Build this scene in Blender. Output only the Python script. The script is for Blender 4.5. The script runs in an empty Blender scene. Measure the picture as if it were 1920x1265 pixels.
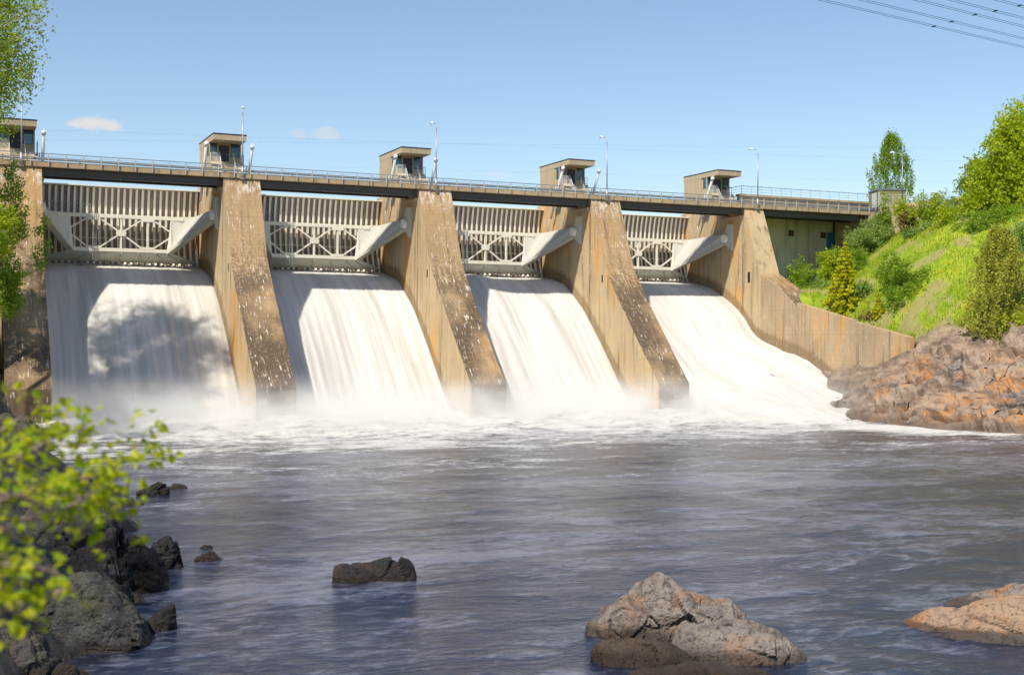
import bpy, bmesh, math, random
import numpy as np
from mathutils import Vector, Matrix, noise
R = math.radians
scene = bpy.context.scene
col = scene.collection

# ------------------------------------------------------------------ camera, world, sun, exposure
FPX, CAM, YAW, PIT, ROL = 2373.1195, (-29.82292, -140.2047, 7.8959), .4211, .0057, .0054
CF = Vector((math.sin(YAW)*math.cos(PIT), math.cos(YAW)*math.cos(PIT), math.sin(PIT)))
CR = Vector((math.cos(YAW), -math.sin(YAW), 0)); CU = CR.cross(CF)
CR2 = CR*math.cos(ROL)+CU*math.sin(ROL); CU2 = -CR*math.sin(ROL)+CU*math.cos(ROL)
cd = bpy.data.cameras.new('camera'); cam = bpy.data.objects.new('camera', cd); col.objects.link(cam)
cam.matrix_world = Matrix(((CR2.x, CU2.x, -CF.x, CAM[0]), (CR2.y, CU2.y, -CF.y, CAM[1]), (CR2.z, CU2.z, -CF.z, CAM[2]), (0, 0, 0, 1)))
cd.sensor_width = 36; cd.sensor_fit = 'HORIZONTAL'; cd.lens = FPX/1920*36
cd.clip_start = .1; cd.clip_end = 5000
cd.dof.use_dof = True; cd.dof.focus_distance = 60; cd.dof.aperture_fstop = 1.6
scene.camera = cam

SUN = Vector((-.65, -.4545, 1)).normalized()
world = bpy.data.worlds.new('World'); scene.world = world; world.use_nodes = True
wn = world.node_tree; wn.nodes.clear()
wo = wn.nodes.new('ShaderNodeOutputWorld'); bg = wn.nodes.new('ShaderNodeBackground')
sky = wn.nodes.new('ShaderNodeTexSky'); sky.sky_type = 'NISHITA'; sky.sun_disc = False
sky.sun_elevation = math.asin(SUN.z); sky.sun_rotation = math.atan2(SUN.x, SUN.y) % (2*math.pi)
sky.air_density = 1.0; sky.dust_density = .2; sky.ozone_density = 1.6
bg.inputs['Strength'].default_value = .11
# small fair-weather clouds of the sky, by direction
tc = wn.nodes.new('ShaderNodeTexCoord')
def wmath(op, a, b=None):
    n = wn.nodes.new('ShaderNodeMath'); n.operation = op
    for k, v in enumerate((a, b)):
        if v is None: continue
        if hasattr(v, 'is_linked'): wn.links.new(v, n.inputs[k])
        else: n.inputs[k].default_value = v
    return n.outputs[0]
def wdot(v):
    n = wn.nodes.new('ShaderNodeVectorMath'); n.operation = 'DOT_PRODUCT'
    wn.links.new(tc.outputs['Generated'], n.inputs[0]); n.inputs[1].default_value = v
    return n.outputs['Value']
cn = wn.nodes.new('ShaderNodeTexNoise'); cn.inputs['Scale'].default_value = 70; cn.inputs['Detail'].default_value = 6
cm = wn.nodes.new('ShaderNodeMapping'); cm.inputs['Scale'].default_value = (1, 1, 1.8)
wn.links.new(tc.outputs['Generated'], cm.inputs['Vector']); wn.links.new(cm.outputs[0], cn.inputs['Vector'])
total = None
for (x, y, rx, ry, amt) in ((178, 232, 46, 15, 1.0), (610, 250, 36, 12, .5), (560, 250, 18, 9, .35), (930, 328, 26, 8, .3), (1280, 334, 18, 7, .25)):
    d = (CF + CR2*((x-960)/FPX) - CU2*((y-632.5)/FPX)).normalized()
    r = d.cross(Vector((0, 0, 1))).normalized(); u = r.cross(d)
    a = wmath('DIVIDE', wdot(r), rx/FPX); b = wmath('DIVIDE', wdot(u), ry/FPX)
    q = wmath('ADD', wmath('MULTIPLY', a, a), wmath('MULTIPLY', b, b))
    q = wmath('ADD', q, wmath('MULTIPLY', wmath('SUBTRACT', cn.outputs['Fac'], .5), 3.2))
    m = wn.nodes.new('ShaderNodeMapRange'); m.interpolation_type = 'SMOOTHSTEP'
    wn.links.new(q, m.inputs['Value']); m.inputs['From Min'].default_value = 1.25; m.inputs['From Max'].default_value = .05
    m.inputs['To Min'].default_value = 0; m.inputs['To Max'].default_value = amt
    front = wmath('GREATER_THAN', wdot(d), .5)
    m = wmath('MULTIPLY', m.outputs[0], front)
    total = m if total is None else wmath('MAXIMUM', total, m)
mx = wn.nodes.new('ShaderNodeMix'); mx.data_type = 'RGBA'
wn.links.new(total, mx.inputs['Factor']); wn.links.new(sky.outputs[0], mx.inputs['A']); mx.inputs['B'].default_value = (5.2, 5.1, 5.2, 1)
wn.links.new(mx.outputs['Result'], bg.inputs['Color']); wn.links.new(bg.outputs[0], wo.inputs[0])

sl = bpy.data.lights.new('sun', 'SUN'); sl.energy = 4.4; sl.angle = R(1.0); sl.color = (1, .92, .79)
so = bpy.data.objects.new('sun', sl); col.objects.link(so); so.rotation_euler = SUN.to_track_quat('Z', 'Y').to_euler()
scene.view_settings.view_transform = 'Standard'; scene.view_settings.look = 'None'
scene.view_settings.exposure = .42; scene.view_settings.gamma = 1

# ------------------------------------------------------------------ pixel rays (1920 x 1265 photograph) used to place things on real planes
def ray(x, y): return Vector(CAM), CF + CR2*((x-960)/FPX) - CU2*((y-632.5)/FPX)
def onX(x, y, X): c, d = ray(x, y); return c + d*((X-c.x)/d.x)
def onY(x, y, Y): c, d = ray(x, y); return c + d*((Y-c.y)/d.y)
def onZ(x, y, Z): c, d = ray(x, y); return c + d*((Z-c.z)/d.z)

# ------------------------------------------------------------------ object helpers
def link(o, parent=None):
    col.objects.link(o)
    if parent is not None: o.parent = parent
    return o
def tag(o, label=None, cat=None, group=None, kind=None):
    if label: o['label'] = label
    if cat: o['category'] = cat
    if group: o['group'] = group
    if kind: o['kind'] = kind
    return o
def thing(name, label, cat, loc=(0, 0, 0), rz=0, group=None):
    o = bpy.data.objects.new(name, None); o.empty_display_size = .3; col.objects.link(o)
    o.location = loc; o.rotation_euler = (0, 0, rz)
    return tag(o, label, cat, group)
def copy_tree(o, loc=None, rz=None, label=None, parent=None):
    c = o.copy(); col.objects.link(c)
    if parent is not None: c.parent = parent
    if loc is not None: c.location = loc
    if rz is not None: c.rotation_euler = (0, 0, rz)
    if label: c['label'] = label
    for ch in list(o.children):
        if ch.name in bpy.data.objects: copy_tree(ch, parent=c)
    return c
def np_mesh(name, V, Fq, mats, smooth=False, attrs=None, uv=None, matidx=None):
    """V Nx3, Fq MxK (K=3 or 4)"""
    me = bpy.data.meshes.new(name); V = np.asarray(V, np.float32); Fq = np.asarray(Fq, np.int32)
    n, k = Fq.shape
    me.vertices.add(len(V)); me.vertices.foreach_set('co', V.ravel())
    me.loops.add(n*k); me.loops.foreach_set('vertex_index', Fq.ravel())
    me.polygons.add(n); me.polygons.foreach_set('loop_start', np.arange(0, n*k, k, dtype=np.int32))
    me.polygons.foreach_set('loop_total', np.full(n, k, np.int32))
    me.polygons.foreach_set('use_smooth', np.full(n, smooth, bool))
    if matidx is not None: me.polygons.foreach_set('material_index', np.asarray(matidx, np.int32))
    me.update(calc_edges=True)
    for an, (dom, val) in (attrs or {}).items():
        a = me.attributes.new(an, 'FLOAT', dom); a.data.foreach_set('value', np.asarray(val, np.float32))
    if uv is not None:
        l = me.uv_layers.new(name='UVMap'); l.data.foreach_set('uv', np.asarray(uv, np.float32)[Fq.ravel()].ravel())
    for m in (mats if isinstance(mats, (list, tuple)) else [mats]): me.materials.append(m)
    return me
def np_obj(name, V, Fq, mats, parent=None, **kw):
    return link(bpy.data.objects.new(name, np_mesh(name, V, Fq, mats, **kw)), parent)

class MB:
    def __init__(s): s.v = []; s.f = []; s.m = []; s.cur = 0
    def add(s, vs, fs):
        b = len(s.v); s.v += [tuple(v) for v in vs]; s.f += [tuple(b+i for i in f) for f in fs]; s.m += [s.cur]*len(fs); return s
    def box(s, x0, x1, y0, y1, z0, z1):
        return s.add([(x0, y0, z0), (x1, y0, z0), (x1, y1, z0), (x0, y1, z0), (x0, y0, z1), (x1, y0, z1), (x1, y1, z1), (x0, y1, z1)],
                     [(0, 3, 2, 1), (4, 5, 6, 7), (0, 1, 5, 4), (1, 2, 6, 5), (2, 3, 7, 6), (3, 0, 4, 7)])
    def tube(s, p, q, r, r2=None, n=8, cap=True):
        p, q = Vector(p), Vector(q); r2 = r if r2 is None else r2
        d = (q-p).normalized(); a = d.orthogonal().normalized(); b = d.cross(a)
        vs = []
        for c, rr in ((p, r), (q, r2)):
            for i in range(n):
                t = 2*math.pi*i/n; vs.append(c + a*rr*math.cos(t) + b*rr*math.sin(t))
        fs = [(i, (i+1) % n, n+(i+1) % n, n+i) for i in range(n)]
        if cap: fs += [tuple(range(n-1, -1, -1)), tuple(range(n, 2*n))]
        return s.add(vs, fs)
    def path(s, pts, r, r2=None, n=6):
        """a joined tapering tube through points"""
        pts = [Vector(p) for p in pts]; r2 = r if r2 is None else r2; k = len(pts); vs = []
        prev = None
        for i, p in enumerate(pts):
            d = (pts[min(i+1, k-1)]-pts[max(i-1, 0)]).normalized()
            a = d.orthogonal().normalized() if prev is None else (prev - d*prev.dot(d)).normalized()
            prev = a; b = d.cross(a); rr = r+(r2-r)*i/(k-1)
            for j in range(n):
                t = 2*math.pi*j/n; vs.append(p + a*rr*math.cos(t) + b*rr*math.sin(t))
        fs = [(i*n+j, i*n+(j+1) % n, (i+1)*n+(j+1) % n, (i+1)*n+j) for i in range(k-1) for j in range(n)]
        fs += [tuple(range(n-1, -1, -1)), tuple(range((k-1)*n, k*n))]
        return s.add(vs, fs)
    def bar(s, p, q, w, h):
        """rectangular bar from p to q, w across and h tall"""
        p, q = Vector(p), Vector(q); d = (q-p).normalized()
        up = Vector((0, 0, 1)) if abs(d.z) < .95 else Vector((0, 1, 0))
        a = d.cross(up).normalized()*w/2; b = a.cross(d).normalized()*h/2
        vs = [c+sa*a+sb*b for c in (p, q) for sa, sb in ((-1, -1), (1, -1), (1, 1), (-1, 1))]
        return s.add(vs, [(0, 1, 2, 3), (7, 6, 5, 4), (0, 4, 5, 1), (1, 5, 6, 2), (2, 6, 7, 3), (3, 7, 4, 0)])
    def prism(s, pts, ax, lo, hi):
        """polygon pts (2D) extruded along axis ax"""
        def mk(a, b, t): return {'x': (t, a, b), 'y': (a, t, b), 'z': (a, b, t)}[ax]
        n = len(pts); vs = [mk(a, b, lo) for a, b in pts]+[mk(a, b, hi) for a, b in pts]
        return s.add(vs, [tuple(range(n)), tuple(range(2*n-1, n-1, -1))]+[(i, n+i, n+(i+1) % n, (i+1) % n) for i in range(n)])
    def build(s, name, mats, parent=None, world=False, smooth=False):
        me = bpy.data.meshes.new(name); v = s.v
        if world and parent is not None:
            inv = (Matrix.Translation(parent.location) @ parent.rotation_euler.to_matrix().to_4x4()).inverted()
            v = [inv @ Vector(p) for p in v]
        me.from_pydata([tuple(p) for p in v], [], s.f)
        for m in (mats if isinstance(mats, (list, tuple)) else [mats]): me.materials.append(m)
        me.polygons.foreach_set('material_index', s.m)
        bm = bmesh.new(); bm.from_mesh(me); bmesh.ops.recalc_face_normals(bm, faces=bm.faces); bm.to_mesh(me); bm.free()
        if smooth:
            me.polygons.foreach_set('use_smooth', [len(p.vertices) == 4 for p in me.polygons])
        return link(bpy.data.objects.new(name, me), parent)

# ------------------------------------------------------------------ materials
class NT:
    def __init__(s, name):
        s.m = bpy.data.materials.new(name); s.m.use_nodes = True; s.t = s.m.node_tree; s.t.nodes.clear()
        s.out = s.t.nodes.new('ShaderNodeOutputMaterial'); s.pos = s.n('NewGeometry').outputs['Position']
    def n(s, ty, ins=None, **pr):
        n = s.t.nodes.new('ShaderNode'+ty)
        for k, v in pr.items(): setattr(n, k, v)
        for k, v in (ins or {}).items(): s.set(n.inputs[k], v)
        return n
    def set(s, sock, v):
        if isinstance(v, bpy.types.NodeSocket): s.t.links.new(v, sock)
        elif isinstance(v, (tuple, list)) and sock.type == 'RGBA' and len(v) == 3: sock.default_value = (*v, 1)
        else: sock.default_value = v
    def scl(s, v, sc, loc=(0, 0, 0)): return s.n('Mapping', {'Vector': v, 'Scale': sc, 'Location': loc}).outputs[0]
    def noise(s, sc=(1, 1, 1), scale=1, detail=4, rough=.55, dist=0, src=None, loc=(0, 0, 0)):
        return s.n('TexNoise', {'Vector': s.scl(src or s.pos, sc, loc), 'Scale': scale, 'Detail': detail, 'Roughness': rough, 'Distortion': dist}).outputs['Fac']
    def rng(s, v, a, b, c=0., d=1., smooth=True):
        return s.n('MapRange', {'Value': v, 'From Min': a, 'From Max': b, 'To Min': c, 'To Max': d}, interpolation_type='SMOOTHSTEP' if smooth else 'LINEAR').outputs[0]
    def math(s, op, a, b=None):
        n = s.n('Math', operation=op); s.set(n.inputs[0], a)
        if b is not None: s.set(n.inputs[1], b)
        return n.outputs[0]
    def mul(s, a, b): return s.math('MULTIPLY', a, b)
    def mix(s, f, a, b, mode='MIX'):
        n = s.n('Mix', data_type='RGBA', blend_type=mode); s.set(n.inputs['Factor'], f); s.set(n.inputs['A'], a); s.set(n.inputs['B'], b)
        return n.outputs['Result']
    def attr(s, name): return s.n('Attribute', attribute_name=name).outputs['Fac']
    def xyz(s): n = s.n('SeparateXYZ', {0: s.pos}); return n.outputs
    def bump(s, h, strength=.5, dist=.05): return s.n('Bump', {'Height': h, 'Strength': strength, 'Distance': dist}).outputs[0]
    def pbr(s, colr, rough=.8, normal=None, metal=0., spec=.3, **kw):
        ins = {'Base Color': colr, 'Roughness': rough, 'Metallic': metal, 'Specular IOR Level': spec}; ins.update(kw)
        if normal is not None: ins['Normal'] = normal
        b = s.n('BsdfPrincipled', ins); s.t.links.new(b.outputs[0], s.out.inputs[0]); return s.m

def concrete(name, c1, c2, dark=(.1, .08, .06), dark_amt=.6, white=.0, orange=0., grid=0., boards=.5, drain=False, wet=False, lowdark=0.):
    t = NT(name); x, y, z = t.xyz()[0], t.xyz()[1], t.xyz()[2]
    Y = 0. if grid else 1.
    big = t.noise((.16, .16, .09), 1, 4); streak = t.noise((1.6, 1.6*Y, .10), 1, 6, .6); fine = t.noise((7, 7, 7), 1, 5, .65)
    mid = t.noise((.9, .9, .45), 1, 5, .6, loc=(7, 3, 1))
    c = t.mix(t.rng(big, .35, .65), c1, c2)
    c = t.mix(t.rng(mid, .42, .75, 0, .35), c, tuple(k*.62 for k in c1))
    if orange: c = t.mix(t.mul(t.rng(t.noise((.22, .22, .08), 1, 5, .6, loc=(20, 5, 9)), .5, .68), orange), c, (.60, .32, .10))
    sm = t.mul(t.rng(streak, .5, .72), dark_amt)
    c = t.mix(sm, c, dark)
    if grid:
        g = t.math('ADD', t.mul(t.noise((2.2, 0, 4.6), 1, 6, .8, loc=(3, 9, 2)), .55), t.mul(t.noise((4.8, 0, .6), 1, 5, .75, loc=(3, 9, 2)), .45)); patch = t.rng(t.noise((.14, .14, .10), 1, 3, loc=(9, 9, 4)), .28, .55)
        low = t.rng(z, 23, 12, .30, 1.0)
        m = t.mul(t.mul(t.rng(t.math('ADD', g, t.rng(z, 21, 12, -.04, .075)), .46, .565), t.mul(patch, low)), grid)
        c = t.mix(t.n('Clamp', {0: m}).outputs[0], c, dark)
        # formwork lifts show as irregular courses
        blk = t.n('TexBrick', {'Vector': t.n('CombineXYZ', {0: x, 1: z}).outputs[0], 'Scale': 1.0, 'Mortar Size': .03, 'Mortar Smooth': .6, 'Row Height': .42, 'Brick Width': .62,
                               'Color1': (0, 0, 0), 'Color2': (0, 0, 0), 'Mortar': (1, 1, 1)}).outputs['Fac']
        c = t.mix(t.mul(t.mul(blk, t.rng(t.noise((.5, .5, .7), 1, 4, loc=(1, 2, 8)), .5, .68)), .38), c, dark)
    if boards:
        fr = t.math('FRACT', t.mul(z, 1/.62)); ln = t.rng(fr, .06, .0, 0, 1)
        ln = t.mul(ln, t.rng(t.noise((.5, .5, 1.5), 1, 3, loc=(5, 5, 5)), .35, .7, 0, boards))
        fr2 = t.math('FRACT', t.mul(z, 1/3.1)); ln2 = t.mul(t.rng(fr2, .018, .0, 0, 1), boards)
        c = t.mix(t.math('MAXIMUM', ln, ln2), c, dark)
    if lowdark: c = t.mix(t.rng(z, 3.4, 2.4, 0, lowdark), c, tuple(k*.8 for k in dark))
    if drain:
        dl = t.mul(t.rng(t.math('ABSOLUTE', t.math('ADD', t.math('SUBTRACT', y, .05), t.mul(t.math('SUBTRACT', mid, .5), .5))), .34, .08), t.rng(t.noise((.3, .3, .25), 1, 3), .3, .6, .2, .8))
        c = t.mix(dl, c, dark)
    if wet:
        w = t.attr('wet'); c = t.mix(t.mul(t.rng(t.math('ADD', w, t.mul(t.math('SUBTRACT', streak, .5), .5)), .35, .62), .62), c, (.17, .115, .06))
    if white:
        wn1 = t.noise((5.2, 5.2*Y, 1.15), 1, 4, .6, .2, loc=(11, 4, 6)); wp = t.rng(t.noise((.5, .5*Y, .38), 1, 4, .6, loc=(2, 8, 3)), .45, .57)
        m = t.mul(t.rng(wn1, .585, .63), wp)
        hn = t.mul(t.rng(t.noise((.8, .8*Y, 5), 1, 3, loc=(4, 14, 6)), .67, .71), t.rng(t.noise((.4, .4, .5), 1, 3, loc=(12, 8, 3)), .52, .6))
        top = t.mul(t.rng(z, 23.0, 25.6), t.mul(t.rng(t.noise((2.4, 2.4, .5), 1, 5, .7, loc=(1, 1, 6)), .48, .62), .8))
        m = t.math('MAXIMUM', t.math('MAXIMUM', m, hn), top)
        c = t.mix(t.mul(m, white), c, (.72, .66, .60))
    hgt = t.math('ADD', fine, t.mul(streak, .6))
    return t.pbr(c, .88, t.bump(hgt, .55, .05), spec=.2)

def painted(name, c, dirt=(.30, .2, .11), amt=.35, rough=.55, metal=0., sc=1.):
    t = NT(name); a = t.noise((1.2*sc, 1.2*sc, .3*sc), 1, 5, .65); b = t.noise((5*sc, 5*sc, 5*sc), 1, 4, .6, loc=(3, 3, 3))
    cc = t.mix(t.mul(t.rng(a, .52, .75), amt), c, dirt); cc = t.mix(t.rng(b, .35, .75, 0, .22), cc, tuple(k*.6 for k in c))
    return t.pbr(cc, rough, t.bump(b, .15, .02), metal=metal, spec=.35)
def steel(name, c, rough=.45, metal=.6):
    t = NT(name); b = t.noise((4, 4, 4), 1, 4)
    return t.pbr(t.mix(t.rng(b, .3, .75, 0, .4), c, tuple(k*.6 for k in c)), rough, metal=metal)

M = {}
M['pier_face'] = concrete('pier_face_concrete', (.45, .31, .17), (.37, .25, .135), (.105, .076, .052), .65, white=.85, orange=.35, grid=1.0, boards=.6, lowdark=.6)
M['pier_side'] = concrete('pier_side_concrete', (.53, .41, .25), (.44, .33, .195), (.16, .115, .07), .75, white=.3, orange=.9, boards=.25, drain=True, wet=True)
M['wing'] = concrete('wing_wall_concrete', (.44, .335, .21), (.36, .27, .165), (.13, .095, .06), .7, white=.3, orange=.6, boards=.55, wet=True)
M['conc'] = concrete('pale_concrete', (.50, .40, .27), (.44, .345, .22), (.17, .13, .09), .45, boards=.35)
M['deck_conc'] = concrete('deck_concrete', (.47, .355, .22), (.40, .30, .18), (.15, .11, .08), .55, white=.0, orange=.2, boards=0)
M['house'] = concrete('gate_house_concrete', (.50, .41, .28), (.45, .36, .24), (.22, .17, .11), .35, boards=.5)
M['power'] = concrete('mossy_concrete', (.74, .72, .61), (.56, .55, .45), (.20, .20, .16), .7, white=.0, boards=.55)
M['asphalt'] = steel('asphalt', (.06, .06, .06), .9, 0)
M['cream'] = painted('cream_steel_paint', (.86, .82, .71), (.42, .30, .16), .22)
M['arm'] = painted('pale_arm_paint', (.80, .78, .72), (.48, .38, .24), .25)
M['leg'] = painted('shade_toned_leg_paint', (.50, .49, .45), (.38, .32, .22), .3)  # arm paint greyed so the colour carries the shade on the legs
M['apron'] = painted('grey_apron_paint', (.52, .52, .45), (.36, .2, .08), .55)
M['skin'] = painted('rusty_skin_plate', (.30, .25, .23), (.48, .40, .34), .7)
M['rust'] = painted('orange_rust', (.46, .20, .05), (.15, .08, .03), .5)
M['girder'] = painted('dark_girder_paint', (.085, .085, .088), (.16, .12, .08), .35, .5)
M['galv'] = steel('galvanised_steel', (.42, .43, .44), .45, .55)
M['galvlight'] = painted('pale_galvanised', (.60, .61, .60), (.4, .36, .3), .2, .45)
M['rail'] = steel('railing_steel', (.22, .26, .31), .5, .3)
M['railpale'] = steel('pale_railing_steel', (.50, .50, .47), .5, .2)
M['black'] = steel('black_trim', (.012, .014, .02), .5, 0)
M['door'] = painted('slate_door_paint', (.045, .045, .065), (.1, .1, .12), .2, .5)
M['blue'] = painted('blue_door_paint', (.02, .21, .38), (.03, .12, .2), .3, .5)
M['lamp'] = steel('white_lamp', (.85, .85, .85), .3, 0)
M['khaki'] = painted('khaki_sheet', (.24, .24, .085), (.2, .2, .12), .3)
M['wire'] = steel('wire', (.05, .12, .25), .5, 0)
t = NT('window_glass'); M['glass'] = t.pbr(t.mix(t.noise((.8, .8, 3), 1, 2), (.012, .05, .08), (.03, .12, .19)), .04, spec=1.0)

def rockmat(name, c1, c2, dark, orange=0., lichen=.3, wetz=.35, spec=.3, moss=0.):
    t = NT(name); z = t.xyz()[2]
    n1 = t.noise((.5, .5, .5), 1, 6, .65); n2 = t.noise((2.3, 2.3, 2.3), 1, 7, .7, .4); n3 = t.noise((14, 14, 14), 1, 5, .7)
    c = t.mix(t.rng(n1, .35, .65), c1, c2); c = t.mix(t.rng(n2, .48, .68, 0, .75), c, dark)
    if orange:
        o = t.mul(t.rng(t.noise((.45, .45, .6), 1, 5, .6, .5, loc=(5, 2, 8)), .50, .64), orange)
        c = t.mix(o, c, (.50, .22, .075))
    if lichen:
        l = t.mul(t.rng(n3, .60, .68), t.rng(t.noise((1.1, 1.1, 1.1), 1, 4, loc=(8, 8, 8)), .42, .6)); c = t.mix(t.mul(l, lichen), c, (.52, .50, .46))
        l2 = t.rng(t.noise((9, 9, 9), 1, 5, .7, loc=(3, 1, 7)), .56, .64); c = t.mix(t.mul(l2, .75), c, tuple(k*.35 for k in dark))
    if moss: c = t.mix(t.mul(t.rng(t.noise((.8, .8, .8), 1, 5, loc=(1, 9, 1)), .5, .62), moss), c, (.10, .13, .02))
    vor = t.n('TexVoronoi', {'Vector': t.scl(t.pos, (.9, .9, 1.3)), 'Scale': 1.6}, feature='DISTANCE_TO_EDGE').outputs[0]
    cr = t.mul(t.rng(vor, .03, .0), t.rng(n1, .45, .6)); c = t.mix(t.mul(cr, .25), c, tuple(k*.5 for k in dark))
    wetf = t.rng(t.math('ADD', z, t.mul(t.math('SUBTRACT', n2, .5), .5)), wetz, wetz*.3)
    c = t.mix(t.mul(wetf, .72), c, (.035, .024, .016))
    h = t.math('ADD', n2, t.math('ADD', t.mul(n3, .35), t.mul(t.rng(vor, .0, .06), .10)))
    return t.pbr(c, t.rng(wetf, 0, 1, .85, .35), t.bump(h, 1., .2), spec=spec)
M['rock_dark'] = rockmat('dark_shore_rock', (.065, .060, .060), (.10, .093, .088), (.018, .017, .019), 0.05, .35, moss=.12)
M['rock_black'] = rockmat('black_wet_rock', (.020, .019, .020), (.036, .034, .034), (.007, .007, .008), .06, .22)
M['rock_brown'] = rockmat('brown_wet_rock', (.115, .08, .055), (.07, .05, .036), (.03, .022, .018), .2, .35, wetz=.5)
M['rock_pink'] = rockmat('pale_river_rock', (.33, .28, .245), (.22, .185, .16), (.05, .04, .035), .55, .5, wetz=.45)
M['rock_orange'] = rockmat('orange_river_rock', (.46, .32, .215), (.38, .25, .16), (.15, .10, .07), .75, .35, wetz=.18)
# ------------------------------------------------------------------ small maths
def sstep(x, a, b):
    t = np.clip((np.asarray(x, float)-a)/(b-a), 0, 1); return t*t*(3-2*t)
def nz(x, y, z=0., s=1.): return noise.noise(Vector((x*s, y*s, z*s)))
def fbm(x, y, z, s=1., o=4): return noise.fractal(Vector((x*s, y*s, z*s)), 1., 2., o)
def crom(pts, n):
    P = [Vector(p) for p in pts]; P = [P[0]*2-P[1]]+P+[P[-1]*2-P[-2]]; out = []
    seg = len(P)-3
    for i in range(n):
        t = i/(n-1)*seg; k = min(int(t), seg-1); t -= k; a, b, c, d = P[k:k+4]
        out.append(.5*((2*b)+(c-a)*t+(2*a-5*b+4*c-d)*t*t+(3*b-a-3*c+d)*t**3))
    return out
S, W = 22.8, 2.015
PRO = [(15, 17.0), (13, 16.85), (10.4, 16.4), (7.5, 15.75), (6, 15.05), (3.5, 13.5), (1.7, 12.35), (0, 10.95), (-3.2, 8.05), (-6.2, 5.1), (-8.7, 2.6), (-10.9, .6), (-13, -.8)]
PRO_L = [(15, 17.0), (13, 16.85), (10.4, 16.4), (7.5, 15.75), (6, 15.05), (3.5, 13.5), (1.7, 12.5), (0, 11.2), (-3.2, 8.6), (-7, 5.9), (-11, 3.6), (-16, 1.9), (-22, 1.0), (-28, .4), (-36, -.5)]
PRO_R = [(15, 17.0), (13, 16.85), (10.4, 16.4), (7.5, 15.75), (6, 15.15), (3.5, 14.0), (1.6, 12.95), (-.4, 11.5), (-2.3, 9.6), (-4.6, 8.4), (-8, 7.55), (-12, 6.75), (-15.5, 5.4), (-19.5, 3.6), (-25, 1.9), (-34, -.4)]

# ------------------------------------------------------------------ water materials
def fallmat():
    t = NT('falling_water'); uv = t.n('UVMap').outputs[0]
    a = t.noise((1.1, .045, 1), 1, 4, .5, .15, src=uv); b = t.noise((.33, .03, 1), 1, 3, .5, .2, src=uv, loc=(9, 4, 0)); c = t.noise((3.2, .06, 1), 1, 3, .5, src=uv, loc=(3, 14, 0))
    m = t.math('ADD', t.mul(t.rng(a, .40, .66), .62), t.mul(t.rng(b, .42, .62), .62))
    v = t.n('SeparateXYZ', {0: uv}).outputs[1]
    colr = t.mix(m, (.66, .635, .595), (.49, .475, .44))
    colr = t.mix(t.mul(t.rng(c, .48, .70), .26), colr, (.38, .375, .35))
    return t.pbr(colr, .6, t.bump(t.math('ADD', a, t.mul(c, .5)), .35, .25), spec=.2, **{'Subsurface Weight': .8, 'Subsurface Radius': (1, .95, .85), 'Subsurface Scale': .9})
M['fall'] = fallmat()
def rivermat():
    t = NT('river_water'); f = t.attr('foam')
    sw = t.noise((.16, .30, 1), 1, 6, .62, 1.1); fi = t.noise((.75, 1.5, 1), 1, 6, .66, .9, loc=(4, 7, 0)); pa = t.noise((.035, .06, 1), 1, 3, .5, .4, loc=(8, 1, 0))
    fx = t.noise((2.2, 4.2, 1), 1, 4, .6, .6, loc=(1, 17, 0))
    k = t.math('ADD', t.mul(sw, .55), t.mul(fi, .45))
    fy = t.noise((4.5, 9, 1), 1, 3, .6, .5, loc=(6, 2, 0)); kk = t.math('ADD', k, t.math('ADD', t.mul(t.math('SUBTRACT', fx, .5), .30), t.mul(t.math('SUBTRACT', fy, .5), .14)))
    kn = t.rng(kk, .41, .64, 0, 1, False); fm = t.rng(t.math('ADD', f, t.mul(kn, .85)), .62, 1.28)
    silk = t.mul(t.rng(t.math('ADD', t.mul(kk, .9), t.mul(pa, .42)), .60, .77), .40)
    c = t.mix(silk, (.011, .015, .034), (.30, .32, .42))
    thin = t.mul(t.rng(t.math('ADD', kk, t.mul(f, .42)), .62, .84), .22); c = t.mix(thin, c, (.40, .375, .36))
    c = t.mix(fm, c, (.60, .58, .55))
    h = t.math('ADD', t.mul(sw, 1.2), t.math('ADD', t.mul(fi, .55), t.mul(fx, .20)))
    return t.pbr(c, t.math('ADD', .22, t.mul(fm, .4)), t.bump(h, .42, .32), spec=.5)
M['river'] = rivermat()

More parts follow.
